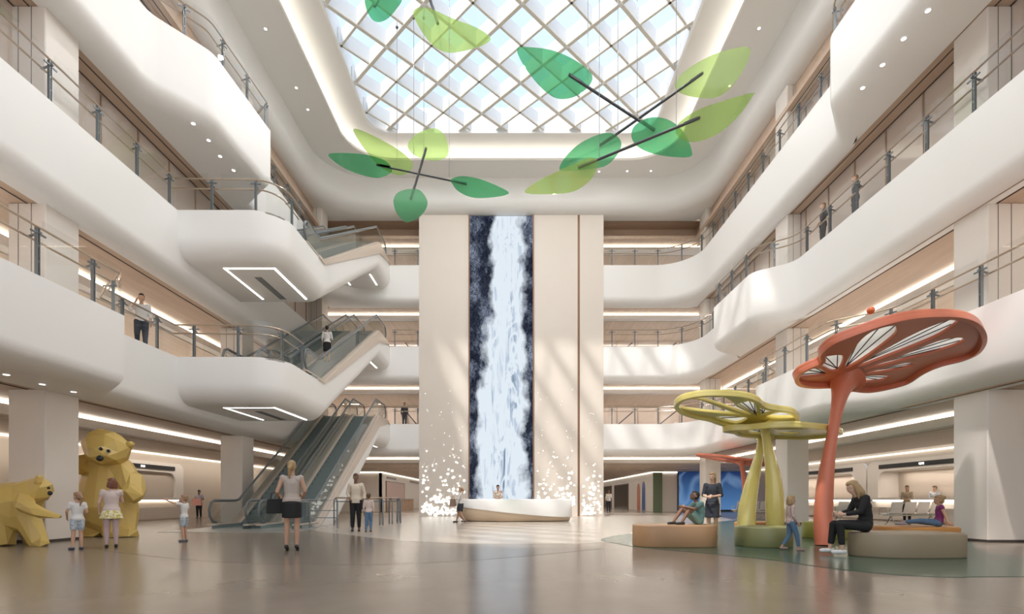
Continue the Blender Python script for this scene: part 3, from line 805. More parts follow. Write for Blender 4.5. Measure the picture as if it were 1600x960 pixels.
# ---------------------------------------------------------------- escalators
M['step'] = mat('escalator_step', (0.20, 0.25, 0.25), 0.4, metal=0.2)
M['skirt'] = mat('escalator_skirt', (0.26, 0.32, 0.31), 0.25, metal=0.2)
M['handrail'] = mat('handrail_rubber', (0.13, 0.15, 0.16), 0.35, spec=0.6)
M['esc_glass'] = see_through('escalator_glass', (0.90, 0.92, 0.91), 0.10)
def escalator(xc, z0, z1, ya, yb, yn, yt, label):
    """xc centre, incline from ya to yb, newels at yn (low) and yt (high)"""
    root = empty('escalator', (xc, yn, z0)); tag(root, label, 'escalator', 'escalators')
    H = z1 - z0; zf = zline(0, H, ya - yn, yb - yn); L = yt - yn; A, B = ya - yn, yb - yn
    hw = 0.60
    def line(dz, e0=0.0, e1=0.0):
        return [(e0, dz), (A, dz), (B, H + dz), (L - e1, H + dz)]
    for s in (-1, 1):
        x = s * hw
        # handrail: closed loop round both newels
        pts = [(x, 0.42, 0.20), (x, 0.15, 0.27), (x, 0.02, 0.45), (x, 0.0, 0.65), (x, 0.10, 0.87), (x, 0.30, 0.95)]
        pts += [(x, A - 0.25, 0.95), (x, A, 0.99)]
        pts += [(x, A + (B - A) * t, 0.99 + (H - 0.02) * t) for t in (0.02, 0.5, 0.98)]
        pts += [(x, B, H + 0.97), (x, B + 0.25, H + 0.95), (x, L - 0.30, H + 0.95), (x, L - 0.10, H + 0.87), (x, L, H + 0.65), (x, L - .02, H + 0.45), (x, L - 0.15, H + 0.27)]
        MB().tube(pts, 0.042, 8).build('handrail', M['handrail'], root, smooth=50)
        MB().tube([(p[0], p[1], p[2] - 0.045) for p in pts[5:-4]], 0.02, 6).build('handrail_guide', M['steel'], root)
        g = MB()
        lo = line(0.14, 0.12, 0.12); hi = [(0.12, 0.86), (A, 0.88), (B, H + 0.88), (L - .12, H + 0.86)]
        vs = [(x - .006, a, b) for a, b in lo] + [(x - .006, a, b) for a, b in hi] + [(x + .006, a, b) for a, b in lo] + [(x + .006, a, b) for a, b in hi]
        for i in range(3): g.f += [(i, i + 1, i + 5, i + 4), (8 + i, 12 + i, 13 + i, 9 + i), (4 + i, 5 + i, 13 + i, 12 + i)]
        g.v = vs; g.build('glass_balustrade', M['esc_glass'], root)
        d = MB()
        o, i_ = x + s * 0.10, x - s * 0.08
        for k in range(3):
            (a0, h0), (a1, h1) = line(0.16)[k], line(0.16)[k + 1]
            xa, xb = sorted((o, i_))
            d.add([(xa, a0, h0 - .05), (xb, a0, h0 - .05), (xb, a0, h0), (xa, a0, h0), (xa, a1, h1 - .05), (xb, a1, h1 - .05), (xb, a1, h1), (xa, a1, h1)],
                  [(0, 1, 2, 3), (7, 6, 5, 4), (0, 4, 5, 1), (1, 5, 6, 2), (2, 6, 7, 3), (3, 7, 4, 0)])
        d.build('deck', M['beige_metal'], root)
        k_ = MB()
        for k in range(3):
            (a0, h0), (a1, h1) = line(0.11)[k], line(0.11)[k + 1]
            xa, xb = sorted((i_, i_ - s * 0.02)); lo0 = h0 - 0.32; lo1 = h1 - 0.32
            if k == 0: lo0 = lo1 = -0.0
            if k == 2: lo0 = lo1 = H - 0.02
            if k == 1: lo0 = -0.0; lo1 = H - 0.3
            k_.add([(xa, a0, lo0), (xb, a0, lo0), (xb, a0, h0), (xa, a0, h0), (xa, a1, lo1), (xb, a1, lo1), (xb, a1, h1), (xa, a1, h1)],
                   [(0, 1, 2, 3), (7, 6, 5, 4), (0, 4, 5, 1), (1, 5, 6, 2), (2, 6, 7, 3), (3, 7, 4, 0)])
        k_.build('skirt', M['skirt'], root)
        ns = MB(); xa, xb = sorted((o, i_)); ns.box((xa, 0.38, 0), (xb, A + .05, 0.12)).build('newel_base', M['skirt'], root)
    st = MB(); w = hw - 0.12; n = max(1, round(H / 0.2)); r = H / n; t = (B - A) / n
    st.box((-w, 0.5, -0.05), (w, A, 0.012))
    for k in range(n):
        y = A + k * t
        st.box((-w, y, -0.35 + k * r if z0 > 1 else max(-0.05, k * r - .35)), (w, y + t + 0.01, (k + 1) * r - 0.0))
        for q in range(12):
            xx = -w + 0.03 + q * (2 * w - 0.06) / 11; st.box((xx - 0.008, y - 0.006, k * r + 0.01), (xx + 0.008, y, (k + 1) * r - 0.01))
    st.box((-w, B, H - 0.1), (w, L - .3, H + 0.008))
    tag(st.build('step', M['step'], root), kind='stuff')
    # carrying truss between the skirts
    tr = MB()
    for k in range(3):
        (a0, h0), (a1, h1) = line(0)[k], line(0)[k + 1]
        if z0 < 1 and k == 0: continue
        vs = []
        for (a, h) in ((a0, h0), (a1, h1)):
            zz = h - 0.36; zb = h - 0.72
            if z0 < 1: zz = max(zz, 0.0); zb = max(zb, 0.0)
            vs += [(-hw - .1, a, zb), (hw + .1, a, zb), (hw + .1, a, zz), (-hw - .1, a, zz)]
        tr.add(vs, [(0, 1, 2, 3), (7, 6, 5, 4), (0, 4, 5, 1), (1, 5, 6, 2), (2, 6, 7, 3), (3, 7, 4, 0)])
    tr.build('truss', M['white'], root)
    MB().box((-w, 0.0, 0.0), (w, 0.5, 0.014)).build('comb_plate', M['steel'], root)
    return root
for (z0, z1, ya, yb, yn, yt, lb) in ((0.0, Z2, 18.8, 27.1, 16.95, 29.2, 'from the ground floor'), (Z2, Z3, 19.25, 27.2, 17.75, 29.2, 'from the lower landing'), (Z3, Z4, 19.25, 27.2, 17.75, 29.2, 'from the upper landing')):
    escalator(-9.42, z0, z1, ya, yb, yn, yt, 'escalator rising %s, the one beside the gallery wall' % lb)
    escalator(-7.80, z0, z1, ya, yb, yn, yt, 'escalator rising %s, the one beside the open atrium' % lb)
struct(MB().box((-10.6, 15.3, 0), (-6.6, 18.3, 0.008)).build('floor_plate', M['steel']), 'steel threshold plate before the ground floor escalators', 'floor')
for z0, z1, ya in ((0, Z2, 18.8), (Z2, Z3, 19.25), (Z3, Z4, 19.25)):      # covers between the two escalators and beside them
    c = MB(); yb = 27.15
    for xa, xb in ((-8.72, -8.50), (-10.35, -10.12), (-7.12, -7.0)):
        za, zb = z0 + 0.10, z1 + 0.10
        low = (0, -.3) if z0 == 0 else (-0.5, -0.5)
        c.add([(xa, ya - .6, z0), (xb, ya - .6, z0), (xb, ya - .6, za), (xa, ya - .6, za), (xa, ya, z0), (xb, ya, z0), (xb, ya, za), (xa, ya, za),
               (xa, yb, z1 - .5), (xb, yb, z1 - .5), (xb, yb, zb), (xa, yb, zb), (xa, 29.2, z1), (xb, 29.2, z1), (xb, 29.2, zb), (xa, 29.2, zb)],
              [(0, 1, 2, 3)] + [(a + b, a + 4 + b, a + 4 + (b + 1) % 4, a + (b + 1) % 4) for a in (0, 4, 8) for b in range(4)] + [(15, 14, 13, 12)])
    struct(c.build('trim_cover', M['beige_metal']), 'beige cover strips between the escalators', 'trim')

# ---------------------------------------------------------------- balustrades
def along(path, step, start=0.0):
    out = []; acc = -start; last = Vector(path[0]); dist = start
    L = 0; segs = []
    for a, b in zip(path, path[1:]):
        a, b = Vector(a), Vector(b); l = (b - a).length
        if l > 1e-6: segs.append((L, l, a, b)); L += l
    d = start; 
    while d <= L + 1e-6:
        for s0, l, a, b in segs:
            if s0 - 1e-6 <= d <= s0 + l + 1e-6:
                out.append((a.lerp(b, min(1, max(0, (d - s0) / l))), (b - a).normalized(), d)); break
        d += step
    return out, L
def offset_path(path, o):
    return [(x + m.x * o, y + m.y * o) for (x, y), m in zip(path, mitres(path))]
def balustrade(path, z, label, start=0.5, rail='brass', step=1.33):
    root = empty('balustrade', (path[0][0], path[0][1], z)); tag(root, label, 'balustrade', 'glass balustrades of the galleries')
    ox, oy = path[0]
    rel = [(x - ox, y - oy) for x, y in path]
    p1 = offset_path(rel, 0.10); p2 = offset_path(rel, 0.26); p3 = offset_path(rel, 0.05)
    MB().tube([(x, y, 0.99) for x, y in p1], 0.024, 6).build('top_rail', M[rail], root, smooth=50)
    MB().tube([(x, y, 0.78) for x, y in p2], 0.024, 6).build('hand_rail', M[rail], root, smooth=50)
    posts, L = along(p1, step, start)
    pm = None
    for p, d, s in posts:
        if pm is None:
            q = MB(); q.box((-0.032, -0.012, -0.02), (-0.012, 0.05, 0.98)); q.box((0.012, -0.012, -0.02), (0.032, 0.05, 0.98))
            q.box((-0.03, -0.01, 0.30), (0.03, 0.04, 0.34)); q.box((-0.03, -0.01, 0.60), (0.03, 0.04, 0.64))
            q.bar((0, -0.06, 0.88), (0, 0.22, 0.80), 0.035, 0.03); q.bar((-0.16, 0.0, 0.86), (0.16, 0.0, 0.86), 0.03, 0.03)
            q.box((-0.05, -0.05, -0.02), (0.05, 0.09, 0.02))
            pm = q.build('post', M['grey_metal'], root); o = pm
        else:
            o = pm.copy(); COL.objects.link(o); o.parent = root
        o.location = (p.x, p.y, 0); o.rotation_euler = (0, 0, math.atan2(d.y, d.x))
    # one glass pane per bay
    gp_, L3 = along(p3, 0.19, 0.0)
    bays = [start] + [s for _, _, s in posts][1:] ; bays = [0.0] + [s for _, _, s in posts] + [L3]
    for a, b in zip(bays, bays[1:]):
        if b - a < 0.25: continue
        seg = [g[0] for g in gp_ if a + 0.02 <= g[2] <= b - 0.02]
        if len(seg) < 2: continue
        k = MB(); n = len(seg)
        if all(((seg[-1] - seg[0]).normalized() - (seg[i + 1] - seg[i]).normalized()).length < 0.01 for i in range(n - 1)): seg = [seg[0], seg[-1]]; n = 2
        k.v = [(p.x, p.y, 0.03) for p in seg] + [(p.x, p.y, 1.13) for p in seg]
        k.f = [(i, i + 1, n + i + 1, n + i) for i in range(n - 1)]
        o = k.build('glass_pane', M['glass'], root)
    return root
def cut_path(path, f):
    return [p for p in path if f(*p)]
def dens(path, d=0.6):
    out = [path[0]]
    for a, b in zip(path, path[1:]):
        l = math.dist(a, b); n = max(1, int(l / d)) if l > 3 else 1
        out += [(a[0] + (b[0] - a[0]) * k / n, a[1] + (b[1] - a[1]) * k / n) for k in range(1, n + 1)]
    return out
pl2, pl3, pl4 = dens(path2), dens(path3), dens(path4)
plat = round_path([(-10.2, 15.6, 0), (XR, 15.6, 0.95), (XR, 17.55, 0)], 8)
names = {2: 'first upper storey', 3: 'second upper storey', 4: 'third upper storey'}
for lvl, path, z in ((2, pl2, Z2), (3, pl3, Z3), (4, pl4, Z4)):
    nm = names[lvl]
    w = [p for p in path if p[0] < 0 and 5.0 < p[1] < (15.5 if lvl < 4 else 26.5) and p[0] < -8.5]
    if lvl < 4:
        w = w + [(-10.2, 15.55)] + plat[1:]
        balustrade(w, z, 'glass balustrade of the %s on the escalator side' % nm, start=0.55)
    else:
        balustrade(w, z, 'glass balustrade of the %s on the escalator side' % nm, start=0.4)
    balustrade([(-6.95, YB), (-5.42, YB)], z, 'short glass balustrade between escalators and pillar on the %s' % nm, start=0.15)
    e = [(5.35, YB)] + [p for p in path if p[0] > 5.5 and p[1] > 5.0]
    balustrade(e, z, 'long glass balustrade of the %s on the side of the play floor' % nm, start=0.45)

# added fill lights that brighten the galleries (long area lights, no fixtures)
for zs in (S1, S2):
    for sx in (-1, 1):
        add_light('gallery_fill_light', 'AREA', (sx * 15.9, 14.0, zs - 0.40), 260 if zs < 5 else 420, (1, 0.90, 0.78), 0.10, 40.0, aim=(0, 0, -1))
for zs in (S1, S2, S3, S4 - 1.05):
    add_light('gallery_fill_light', 'AREA', (0, 34.6, zs - 0.36), 200, (1, 0.90, 0.80), 26.0, 0.10, aim=(0, 0, -1))

for x in (-7.8, 8.2):
    add_light('corridor_fill_light', 'AREA', (x, 52.0, 3.1), 420, (1, 0.92, 0.82), 0.15, 36.0, aim=(0, 0, -1))  # added fill light for the dark rear corridors
# parapets of the stairs seen beyond the rear balustrades
for z, lb, ls in ((Z2, 'first', ((6.9, 8.0), (9.6, 10.8), (-7.0, -6.2))), (Z3, 'second', ((6.8, 7.9), (9.5, 10.8), (-7.0, -6.3))), (Z4, 'third', ((7.2, 7.9), (10.0, 10.7), (-7.0, -6.4)))):
    for (x0, x1), w in zip(ls, ('beside the pillar', 'near the corner column', 'behind the escalators')):
        r = empty('stair_parapet', (x0, 33.6, z), label='slanting stair handrail %s on the %s upper storey' % (w, lb), cat='handrail')
        d = 1 if x0 > 0 else -1; a, b = (0.0, x1 - x0) if d > 0 else (x1 - x0, 0.0)
        MB().tube([(a, 0, 0.5), (b, 0, 1.45)], 0.035, 8).build('handrail', M['dark_metal'], r)
        MB().add([(a, -.04, 0), (b, -.04, 0), (b, -.04, 0.75), (a, -.04, 0.02), (a, .04, 0), (b, .04, 0), (b, .04, 0.75), (a, .04, 0.02)], [(0, 1, 2, 3), (7, 6, 5, 4), (0, 4, 5, 1), (1, 5, 6, 2), (2, 6, 7, 3), (3, 7, 4, 0)]).build('parapet', M['white'], r)
# ---------------------------------------------------------------- organic bodies
def bake(mb, name, m, parent=None, voxel=0.01, smooth=2, decimate=None, flat=False, mats=None):
    """fuses overlapping shapes into one continuous skin"""
    me = bpy.data.meshes.new(name); me.from_pydata(mb.v, [], mb.f); me.update()
    bm = bmesh.new(); bm.from_mesh(me); bmesh.ops.recalc_face_normals(bm, faces=bm.faces); bm.to_mesh(me); bm.free()
    tmp = bpy.data.objects.new('tmp', me); COL.objects.link(tmp)
    r = tmp.modifiers.new('r', 'REMESH'); r.mode = 'VOXEL'; r.voxel_size = voxel; r.adaptivity = 0
    if smooth:
        s = tmp.modifiers.new('s', 'SMOOTH'); s.factor = 0.5; s.iterations = smooth
    if decimate:
        d = tmp.modifiers.new('d', 'DECIMATE'); d.ratio = decimate
    dg = bpy.context.evaluated_depsgraph_get()
    out = bpy.data.meshes.new_from_object(tmp.evaluated_get(dg))
    bpy.data.objects.remove(tmp); bpy.data.meshes.remove(me)
    out.name = name; out.materials.clear(); out.materials.append(m)
    for p in out.polygons: p.use_smooth = not flat
    o = bpy.data.objects.new(name, out); COL.objects.link(o)
    if parent: o.parent = parent
    return o
class BL(MB):
    """shapes for bodies: tapered capsules and turned ellipsoids"""
    def cap(s, a, b, ra, rb, n=12, flat=1.0):
        a, b = Vector(a), Vector(b); d = b - a
        if d.length < 1e-5: return s.ball(a, ra, n, 6)
        u = d.normalized(); pts = []; rs = []
        for k in (0.0, 0.3, 0.65, 0.9): pts.append(a - u * ra * math.cos(k * PI / 2)); rs.append(ra * math.sin(k * PI / 2) + 1e-4)
        pts.append(a); rs.append(ra); pts.append(b); rs.append(rb)
        for k in (0.9, 0.65, 0.3, 0.0): pts.append(b + u * rb * math.cos(k * PI / 2)); rs.append(rb * math.sin(k * PI / 2) + 1e-4)
        return s.tube(pts, rs, n, True, flat)
    def ell(s, c, r, rot=None, n=14, m=10):
        k = len(s.v); s.ball((0, 0, 0), r, n, m)
        R = Matrix.Identity(3)
        if rot: R = Matrix.Rotation(rot[2], 3, 'Z') @ Matrix.Rotation(rot[1], 3, 'Y') @ Matrix.Rotation(rot[0], 3, 'X')
        for i in range(k, len(s.v)): s.v[i] = tuple(R @ Vector(s.v[i]) + Vector(c))
        return s
    def chain(s, pts, rs, flat=1.0):
        for i in range(len(pts) - 1): s.cap(pts[i], pts[i + 1], rs[i], rs[i + 1], flat=flat)
        return s

# ---------------------------------------------------------------- canopy sculptures
M['coral'] = mat('coral_paint', (0.62, 0.185, 0.11), 0.38, var=0.08, var_scale=1.5)
M['yellow'] = mat('yellow_paint', (0.72, 0.62, 0.20), 0.22, var=0.05, var_scale=1.5, coat=0.4)
M['membrane'] = see_through('white_membrane', (0.9, 0.9, 0.88), 0.03, 0.3, body=0.80, body_color=(0.96, 0.96, 0.95))
def canopy(name, out_px, holes_px, ox, oy, sc, p0, nrm, rim_h, m, label, stem, th=0.07, ribs=True, hub=None, open_holes=()):
    root = empty(name, (*stem[0][:2], 0)); tag(root, label, 'sculpture')
    p0 = Vector(p0); nrm = Vector(nrm).normalized()
    ux = Vector((1, 0, 0)); ux = (ux - nrm * ux.dot(nrm)).normalized(); uy = nrm.cross(ux)
    org = Vector(root.location)
    def pl(p):
        q = UP(ox + p[0] / sc, oy + p[1] / sc, p0, nrm) - p0; return (q.dot(ux), q.dot(uy))
    out = smooth_closed([pl(p) for p in out_px], 5)
    area = lambda c: sum(a[0] * b[1] - b[0] * a[1] for a, b in zip(c, c[1:] + c[:1])) / 2
    if area(out) < 0: out.reverse()
    holes = []
    for h in holes_px:
        c = smooth_closed([pl(p) for p in h], 5)
        if area(c) > 0: c.reverse()
        holes.append(c)
    mtx = frame_matrix(p0 - org, ux, uy)
    plate('canopy_web', out, holes, th, m, root, mtx, bevel=0.012)
    n = len(out); cen = (sum(p[0] for p in out) / n, sum(p[1] for p in out) / n)
    ms = mitres(out + out[:1])[:n]
    inn = [(p[0] + q.x * 0.07, p[1] + q.y * 0.07) for p, q in zip(out, ms)]
    rim = plate('canopy_rim', out, [list(reversed(inn))], rim_h, m, root, mtx @ Matrix.Translation((0, 0, -rim_h * 0.3)), bevel=0.01)
    for hi, h in enumerate(holes):
        if hi in open_holes: continue
        plate('membrane', list(reversed(h)), [], 0.008, M['membrane'], root, mtx @ Matrix.Translation((0, 0, 0.03)))
        if ribs:
            # ribs run from the end nearest the stem to the far side
            hubp = pl(hub) if hub else (0, 0)
            near = min(h, key=lambda p: math.dist(p, hubp)); q = MB(); far = sorted(h, key=lambda p: -math.dist(p, near))
            i0 = h.index(far[0]); L = len(h)
            for off in (-int(L * .14), 0, int(L * .14)):
                f = h[(i0 + off) % L]; f = (near[0] + (f[0] - near[0]) * 0.97, near[1] + (f[1] - near[1]) * 0.97)
                q.bar((near[0], near[1], 0.02), (f[0], f[1], 0.02), 0.016, 0.016)
            me = q.build('rib', M['dark_metal'], root); me.data.transform(mtx)
    st = MB().tube([Vector(p) - org for p, r in stem_pts(stem)], [r for p, r in stem_pts(stem)], 18)
    st.build('stem', m, root, smooth=60)
    return root
def stem_pts(stem):
    """stem: (x, y, z, r) rows smoothed"""
    out = []; n = len(stem)
    for i in range(n - 1):
        p = [stem[max(i - 1, 0)], stem[i], stem[i + 1], stem[min(i + 2, n - 1)]]
        for s in range(5):
            t = s / 5
            c = [0.5 * (2 * p[1][j] + (-p[0][j] + p[2][j]) * t + (2 * p[0][j] - 5 * p[1][j] + 4 * p[2][j] - p[3][j]) * t * t + (-p[0][j] + 3 * p[1][j] - 3 * p[2][j] + p[3][j]) * t ** 3) for j in range(4)]
            out.append((Vector(c[:3]), c[3]))
    out.append((Vector(stem[-1][:3]), stem[-1][3])); return out
# tall coral one
O_out = [(118, 860), (140, 828), (190, 800), (238, 778), (240, 738), (290, 690), (380, 650), (520, 600), (650, 568), (780, 557), (900, 563), (975, 592), (1010, 640), (1010, 690), (975, 738), (900, 772), (800, 797), (720, 832), (650, 878), (560, 905), (470, 920), (400, 915), (310, 898), (210, 898), (140, 888)]
O_holes = [[(135, 862), (165, 832), (235, 822), (272, 845), (245, 858), (170, 866)],
           [(235, 800), (262, 768), (340, 758), (353, 778), (337, 822), (305, 838), (270, 826)],
           [(356, 820), (385, 755), (435, 685), (500, 640), (580, 620), (604, 632), (595, 665), (540, 712), (460, 770), (398, 808)],
           [(418, 812), (490, 765), (600, 700), (740, 632), (855, 592), (887, 594), (876, 618), (800, 668), (690, 716), (550, 770), (455, 806)],
           [(450, 824), (600, 772), (780, 698), (880, 677), (918, 682), (905, 703), (820, 735), (650, 780), (520, 815)],
           [(450, 846), (540, 822), (640, 797), (684, 799), (668, 814), (580, 834), (490, 848)],
           [(408, 865), (470, 856), (562, 857), (566, 867), (530, 882), (455, 888), (418, 877)]]
def sp(px, py, Y, r): p = U(px, py, Y); return (p.x, p.y, p.z, r)
stemO = [sp(1286.5, 853.5, 10.9, .165), sp(1286.5, 830, 10.95, .185), sp(1286.5, 800, 11.0, .185), sp(1290, 750, 11.05, .16), sp(1297, 700, 11.1, .12), sp(1305, 655, 11.15, .115), sp(1312, 620, 11.2, .16), sp(1317, 600, 11.3, .26), sp(1321, 592, 11.35, .40)]
stemO[0] = (stemO[0][0], stemO[0][1], 0.0, .165)
cO = canopy('canopy_sculpture', O_out, O_holes, 1200, 300, 3, (7.5, 11, 3.85), (-.2, .25, 1), 0.17, M['coral'], 'tall coral sculpture with a lobed canopy on one tapering stem', stemO, hub=(370, 840))
nO = Vector((-.2, .25, 1)).normalized(); bp = UP(1367, 501, (7.5, 11, 3.85), nO) + nO * 0.20
tag(MB().ball((0, 0, 0), .065, 16, 10).build('ornament_ball', mat('orange_red_paint', (.62, .13, .04), .35), smooth=60, loc=bp), 'small orange red ball sitting on the edge of the tall coral canopy', 'ball')
# yellow pair
A_out = [(372, 245), (385, 222), (420, 203), (500, 188), (600, 186), (700, 195), (760, 215), (800, 245), (860, 258), (920, 268), (953, 292), (948, 312), (900, 324), (830, 322), (770, 326), (740, 340), (700, 348), (640, 343), (580, 328), (530, 310), (460, 296), (400, 274)]
A_holes = [[(388, 245), (405, 225), (440, 213), (500, 222), (560, 245), (640, 275), (690, 290), (640, 288), (500, 275), (410, 262)],
           [(455, 210), (520, 200), (590, 200), (640, 225), (700, 262), (735, 284), (700, 284), (600, 250), (520, 225)],
           [(660, 245), (700, 228), (740, 225), (755, 262), (752, 292), (715, 275)],
           [(770, 255), (800, 252), (850, 262), (860, 268), (800, 288), (776, 288)],
           [(800, 296), (870, 276), (925, 278), (945, 294), (920, 303), (850, 304)],
           [(560, 300), (620, 296), (710, 302), (700, 318), (660, 330), (600, 318)]]
stemA = [sp(1211, 843, 11.75, .17), sp(1211, 822, 11.75, .19), sp(1211, 790, 11.73, .205), sp(1208, 745, 11.7, .165), sp(1201, 705, 11.65, .105), sp(1195, 672, 11.55, .095), sp(1192, 662, 11.52, .14), sp(1190, 656.5, 11.5, .26)]
stemA[0] = (stemA[0][0], stemA[0][1], 0.0, .17)
cA = canopy('canopy_sculpture', A_out, A_holes, 930, 550, 3, (5.6, 11.5, 2.75), (0, .14, 1), 0.11, M['yellow'], 'yellow lobed canopy sculpture, higher of the two yellow ones', stemA, hub=(780, 300), open_holes=(0, 1, 4))
B_out = [(598, 358), (640, 349), (720, 346), (800, 338), (880, 333), (960, 334), (1040, 342), (1110, 352), (1158, 366), (1140, 378), (1080, 388), (990, 396), (900, 395), (800, 392), (720, 386), (670, 378), (650, 368)]
B_holes = [[(715, 362), (770, 357), (812, 362), (808, 376), (760, 380), (722, 376)],
           [(830, 350), (900, 344), (980, 346), (1000, 355), (930, 358), (850, 358)],
           [(1010, 352), (1060, 352), (1110, 360), (1060, 364)],
           [(850, 372), (920, 366), (960, 374), (900, 382)]]
stemB = [sp(1166.5, 848, 11.8, .18), sp(1166.5, 825, 11.85, .2), sp(1167, 800, 11.9, .195), sp(1172, 770, 12.05, .17), sp(1179, 740, 12.25, .135), sp(1186, 712, 12.5, .10), sp(1191, 690, 12.75, .12), sp(1194, 682, 12.9, .24)]
stemB[0] = (stemB[0][0], stemB[0][1], 0.0, .18)
cB = canopy('canopy_sculpture', B_out, B_holes, 930, 550, 3, (6.5, 12.3, 2.6), (0, .0, 1), 0.12, M['yellow'], 'yellow flat canopy sculpture, lower of the two yellow ones', stemB, hub=(790, 385), open_holes=(2,))
# small coral one far behind
root = empty('canopy_sculpture', (11.35, 25.0, 0)); tag(root, 'small coral canopy sculpture standing beyond the yellow pair', 'sculpture')
oc = smooth_closed([(-2.35, 0), (-1.9, .55), (-.9, .8), (0, .7), (.5, .9), (1.0, .6), (1.0, -.3), (.5, -.8), (-.5, -.7), (-1.6, -.6)], 5)
hc = [smooth_closed([(a * .5 - dx, b * .35 + dy) for a, b in ((-1, 0), (-.4, .6), (.7, .5), (.9, -.4), (-.2, -.6))], 4) for dx, dy in ((1.35, .05), (.35, .3), (.2, -.3), (-.4, .35))]
mt = frame_matrix(Vector((0, 0, 2.83)), (1, 0, -.15), (0.05, 1, -.03))
plate('canopy_web', oc, [list(reversed(h)) for h in hc], 0.10, M['coral'], root, mt, bevel=.01)
MB().tube([(0.15, 0, 0), (0.15, 0, .7), (0, 0, 1.8), (-.12, 0, 2.6), (-.15, 0, 2.85)], [.18, .2, .12, .1, .3], 12).build('stem', M['coral'], root, smooth=60)

# ---------------------------------------------------------------- benches
def bench(out, h, m, label, loc, rz=0):
    o = plate('upholstered_bench', out, [], h, m, None, Matrix.Translation((0, 0, h / 2)), bevel=0.03, smooth=60)
    o.location = loc; o.rotation_euler = (0, 0, rz); return tag(o, label, 'bench')
def capsule(L, W): return rrect(-L / 2, -W / 2, L / 2, W / 2, W / 2 - 0.001, 10)
M['tan'] = mat('tan_leatherette', (0.38, 0.225, 0.12), 0.42, var=0.04); M['taupe'] = mat('taupe_leatherette', (0.31, 0.25, 0.17), 0.42, var=0.04)
M['olive'] = mat('olive_leatherette', (0.22, 0.225, 0.10), 0.42, var=0.04); M['orange'] = mat('orange_leatherette', (0.52, 0.235, 0.06), 0.42, var=0.04); M['lime'] = mat('lime_leatherette', (0.34, 0.34, 0.08), 0.42, var=0.04)
bench(capsule(1.70, 0.80), 0.46, M['tan'], 'long tan bench with rounded ends under the seated boy', (3.43, 10.82, 0), 0.02)
bench([(math.cos(a * PI / 18) * .53, math.sin(a * PI / 18) * .53) for a in range(36)], 0.42, M['olive'], 'round olive drum seat before the yellow stems', (5.33, 10.86, 0))
bench(smooth_closed([(-.88, .05), (-.6, .42), (0, .46), (.7, .40), (.84, .1), (.80, -.30), (.3, -.42), (-.5, -.36)], 5), 0.42, M['taupe'], 'long taupe bench under the seated woman in black', (6.85, 8.93, 0), 0.03)
bench(smooth_closed([(-.75, 0), (-.6, .4), (0, .5), (.6, .4), (.72, 0), (.55, -.38), (0, -.45), (-.6, -.35)], 5), 0.43, M['orange'], 'orange oval bench behind the taupe bench', (8.38, 10.62, 0))
bench(capsule(1.1, .7), 0.42, M['lime'], 'lime green bench behind the coral stem', (8.05, 13.1, 0))
bench(capsule(1.2, .6), 0.42, M['orange'], 'low orange bench mostly behind the olive drum', (6.25, 13.0, 0), .3)

# ---------------------------------------------------------------- reception desk
def desk():
    root = empty('reception_desk', (0.06, 22.9, 0)); tag(root, 'curved white reception desk with a beige sweep before the screen', 'desk')
    N = 64; ring = []
    for k in range(N):
        a = 2 * PI * k / N; c, s = math.cos(a), math.sin(a)
        ring.append((math.copysign(abs(c) ** 0.55, c) * 2.60, math.copysign(abs(s) ** 0.75, s) * 0.78))
    zs = lambda x: 0.20 + 0.50 * ((2.6 - x) / 5.2) ** 1.5
    lo = MB()
    prof = [(0.80, 0.02), (0.86, 0.05), (0.93, 0.2), (0.975, 0.45), (0.975, 0.85)]
    for f, z in prof:
        for x, y in ring:
            ff = f + (1 - f) * (0.75 if x > 0 else 0.0) * (abs(x) / 2.6)
            lo.v.append((x * ff, y * f, z))
    for i in range(len(prof) - 1):
        for j in range(N): lo.f.append((i * N + j, i * N + (j + 1) % N, (i + 1) * N + (j + 1) % N, (i + 1) * N + j))
    lo.f.append(tuple(reversed(range(N))))
    lo.build('beige_body', mat('desk_beige', (0.56, 0.44, 0.32), 0.3), root, smooth=60)
    up = MB()
    for f, zf in ((0.975, lambda x: zs(x) + 0.0), (1.0, lambda x: zs(x) - 0.005), (1.005, lambda x: zs(x) + 0.04), (1.0, lambda x: 0.94), (0.985, lambda x: 0.98), (0.95, lambda x: 0.99), (0.80, lambda x: 0.99), (0.79, lambda x: 0.90)):
        for x, y in ring: up.v.append((x * f, y * (f if f > .9 else f - .12), zf(x)))
    for i in range(7):
        for j in range(N): up.f.append((i * N + j, i * N + (j + 1) % N, (i + 1) * N + (j + 1) % N, (i + 1) * N + j))
    up.build('white_shell', M['white'], root, smooth=50)
desk()

# ---------------------------------------------------------------- guard railing of the stairwell beside the escalators
def guard():
    root = empty('guard_rail', (-5.9, 18.9, 0)); tag(root, 'low glass and steel guard rail beside the foot of the escalators', 'guard rail')
    pts = [(-.75, 0.4), (0.0, 0.0), (0.9, 0.7), (1.25, 2.2), (.9, 3.6)]
    MB().tube([(x, y, 1.04) for x, y in pts], 0.028, 8).build('top_rail', M['brass'], root, smooth=50)
    MB().tube([(x, y, 0.90) for x, y in pts], 0.02, 8).build('mid_rail', M['grey_metal'], root, smooth=50)
    g = []
    for (a, b) in zip(pts, pts[1:]):
        MB().add([(*a, .08), (*b, .08), (*b, .86), (*a, .86)], [(0, 1, 2, 3)]).build('glass_pane', M['glass'], root)
    for x, y in pts + [(.45, .35), (1.08, 1.45)]:
        q = MB(); q.tube([(x - .06, y, 0), (x - .06, y, .92), (x - .03, y, 1.0), (x + .03, y, 1.0), (x + .06, y, .92), (x + .06, y, 0)], 0.026, 8); q.build('post', M['grey_metal'], root, smooth=50)
guard()
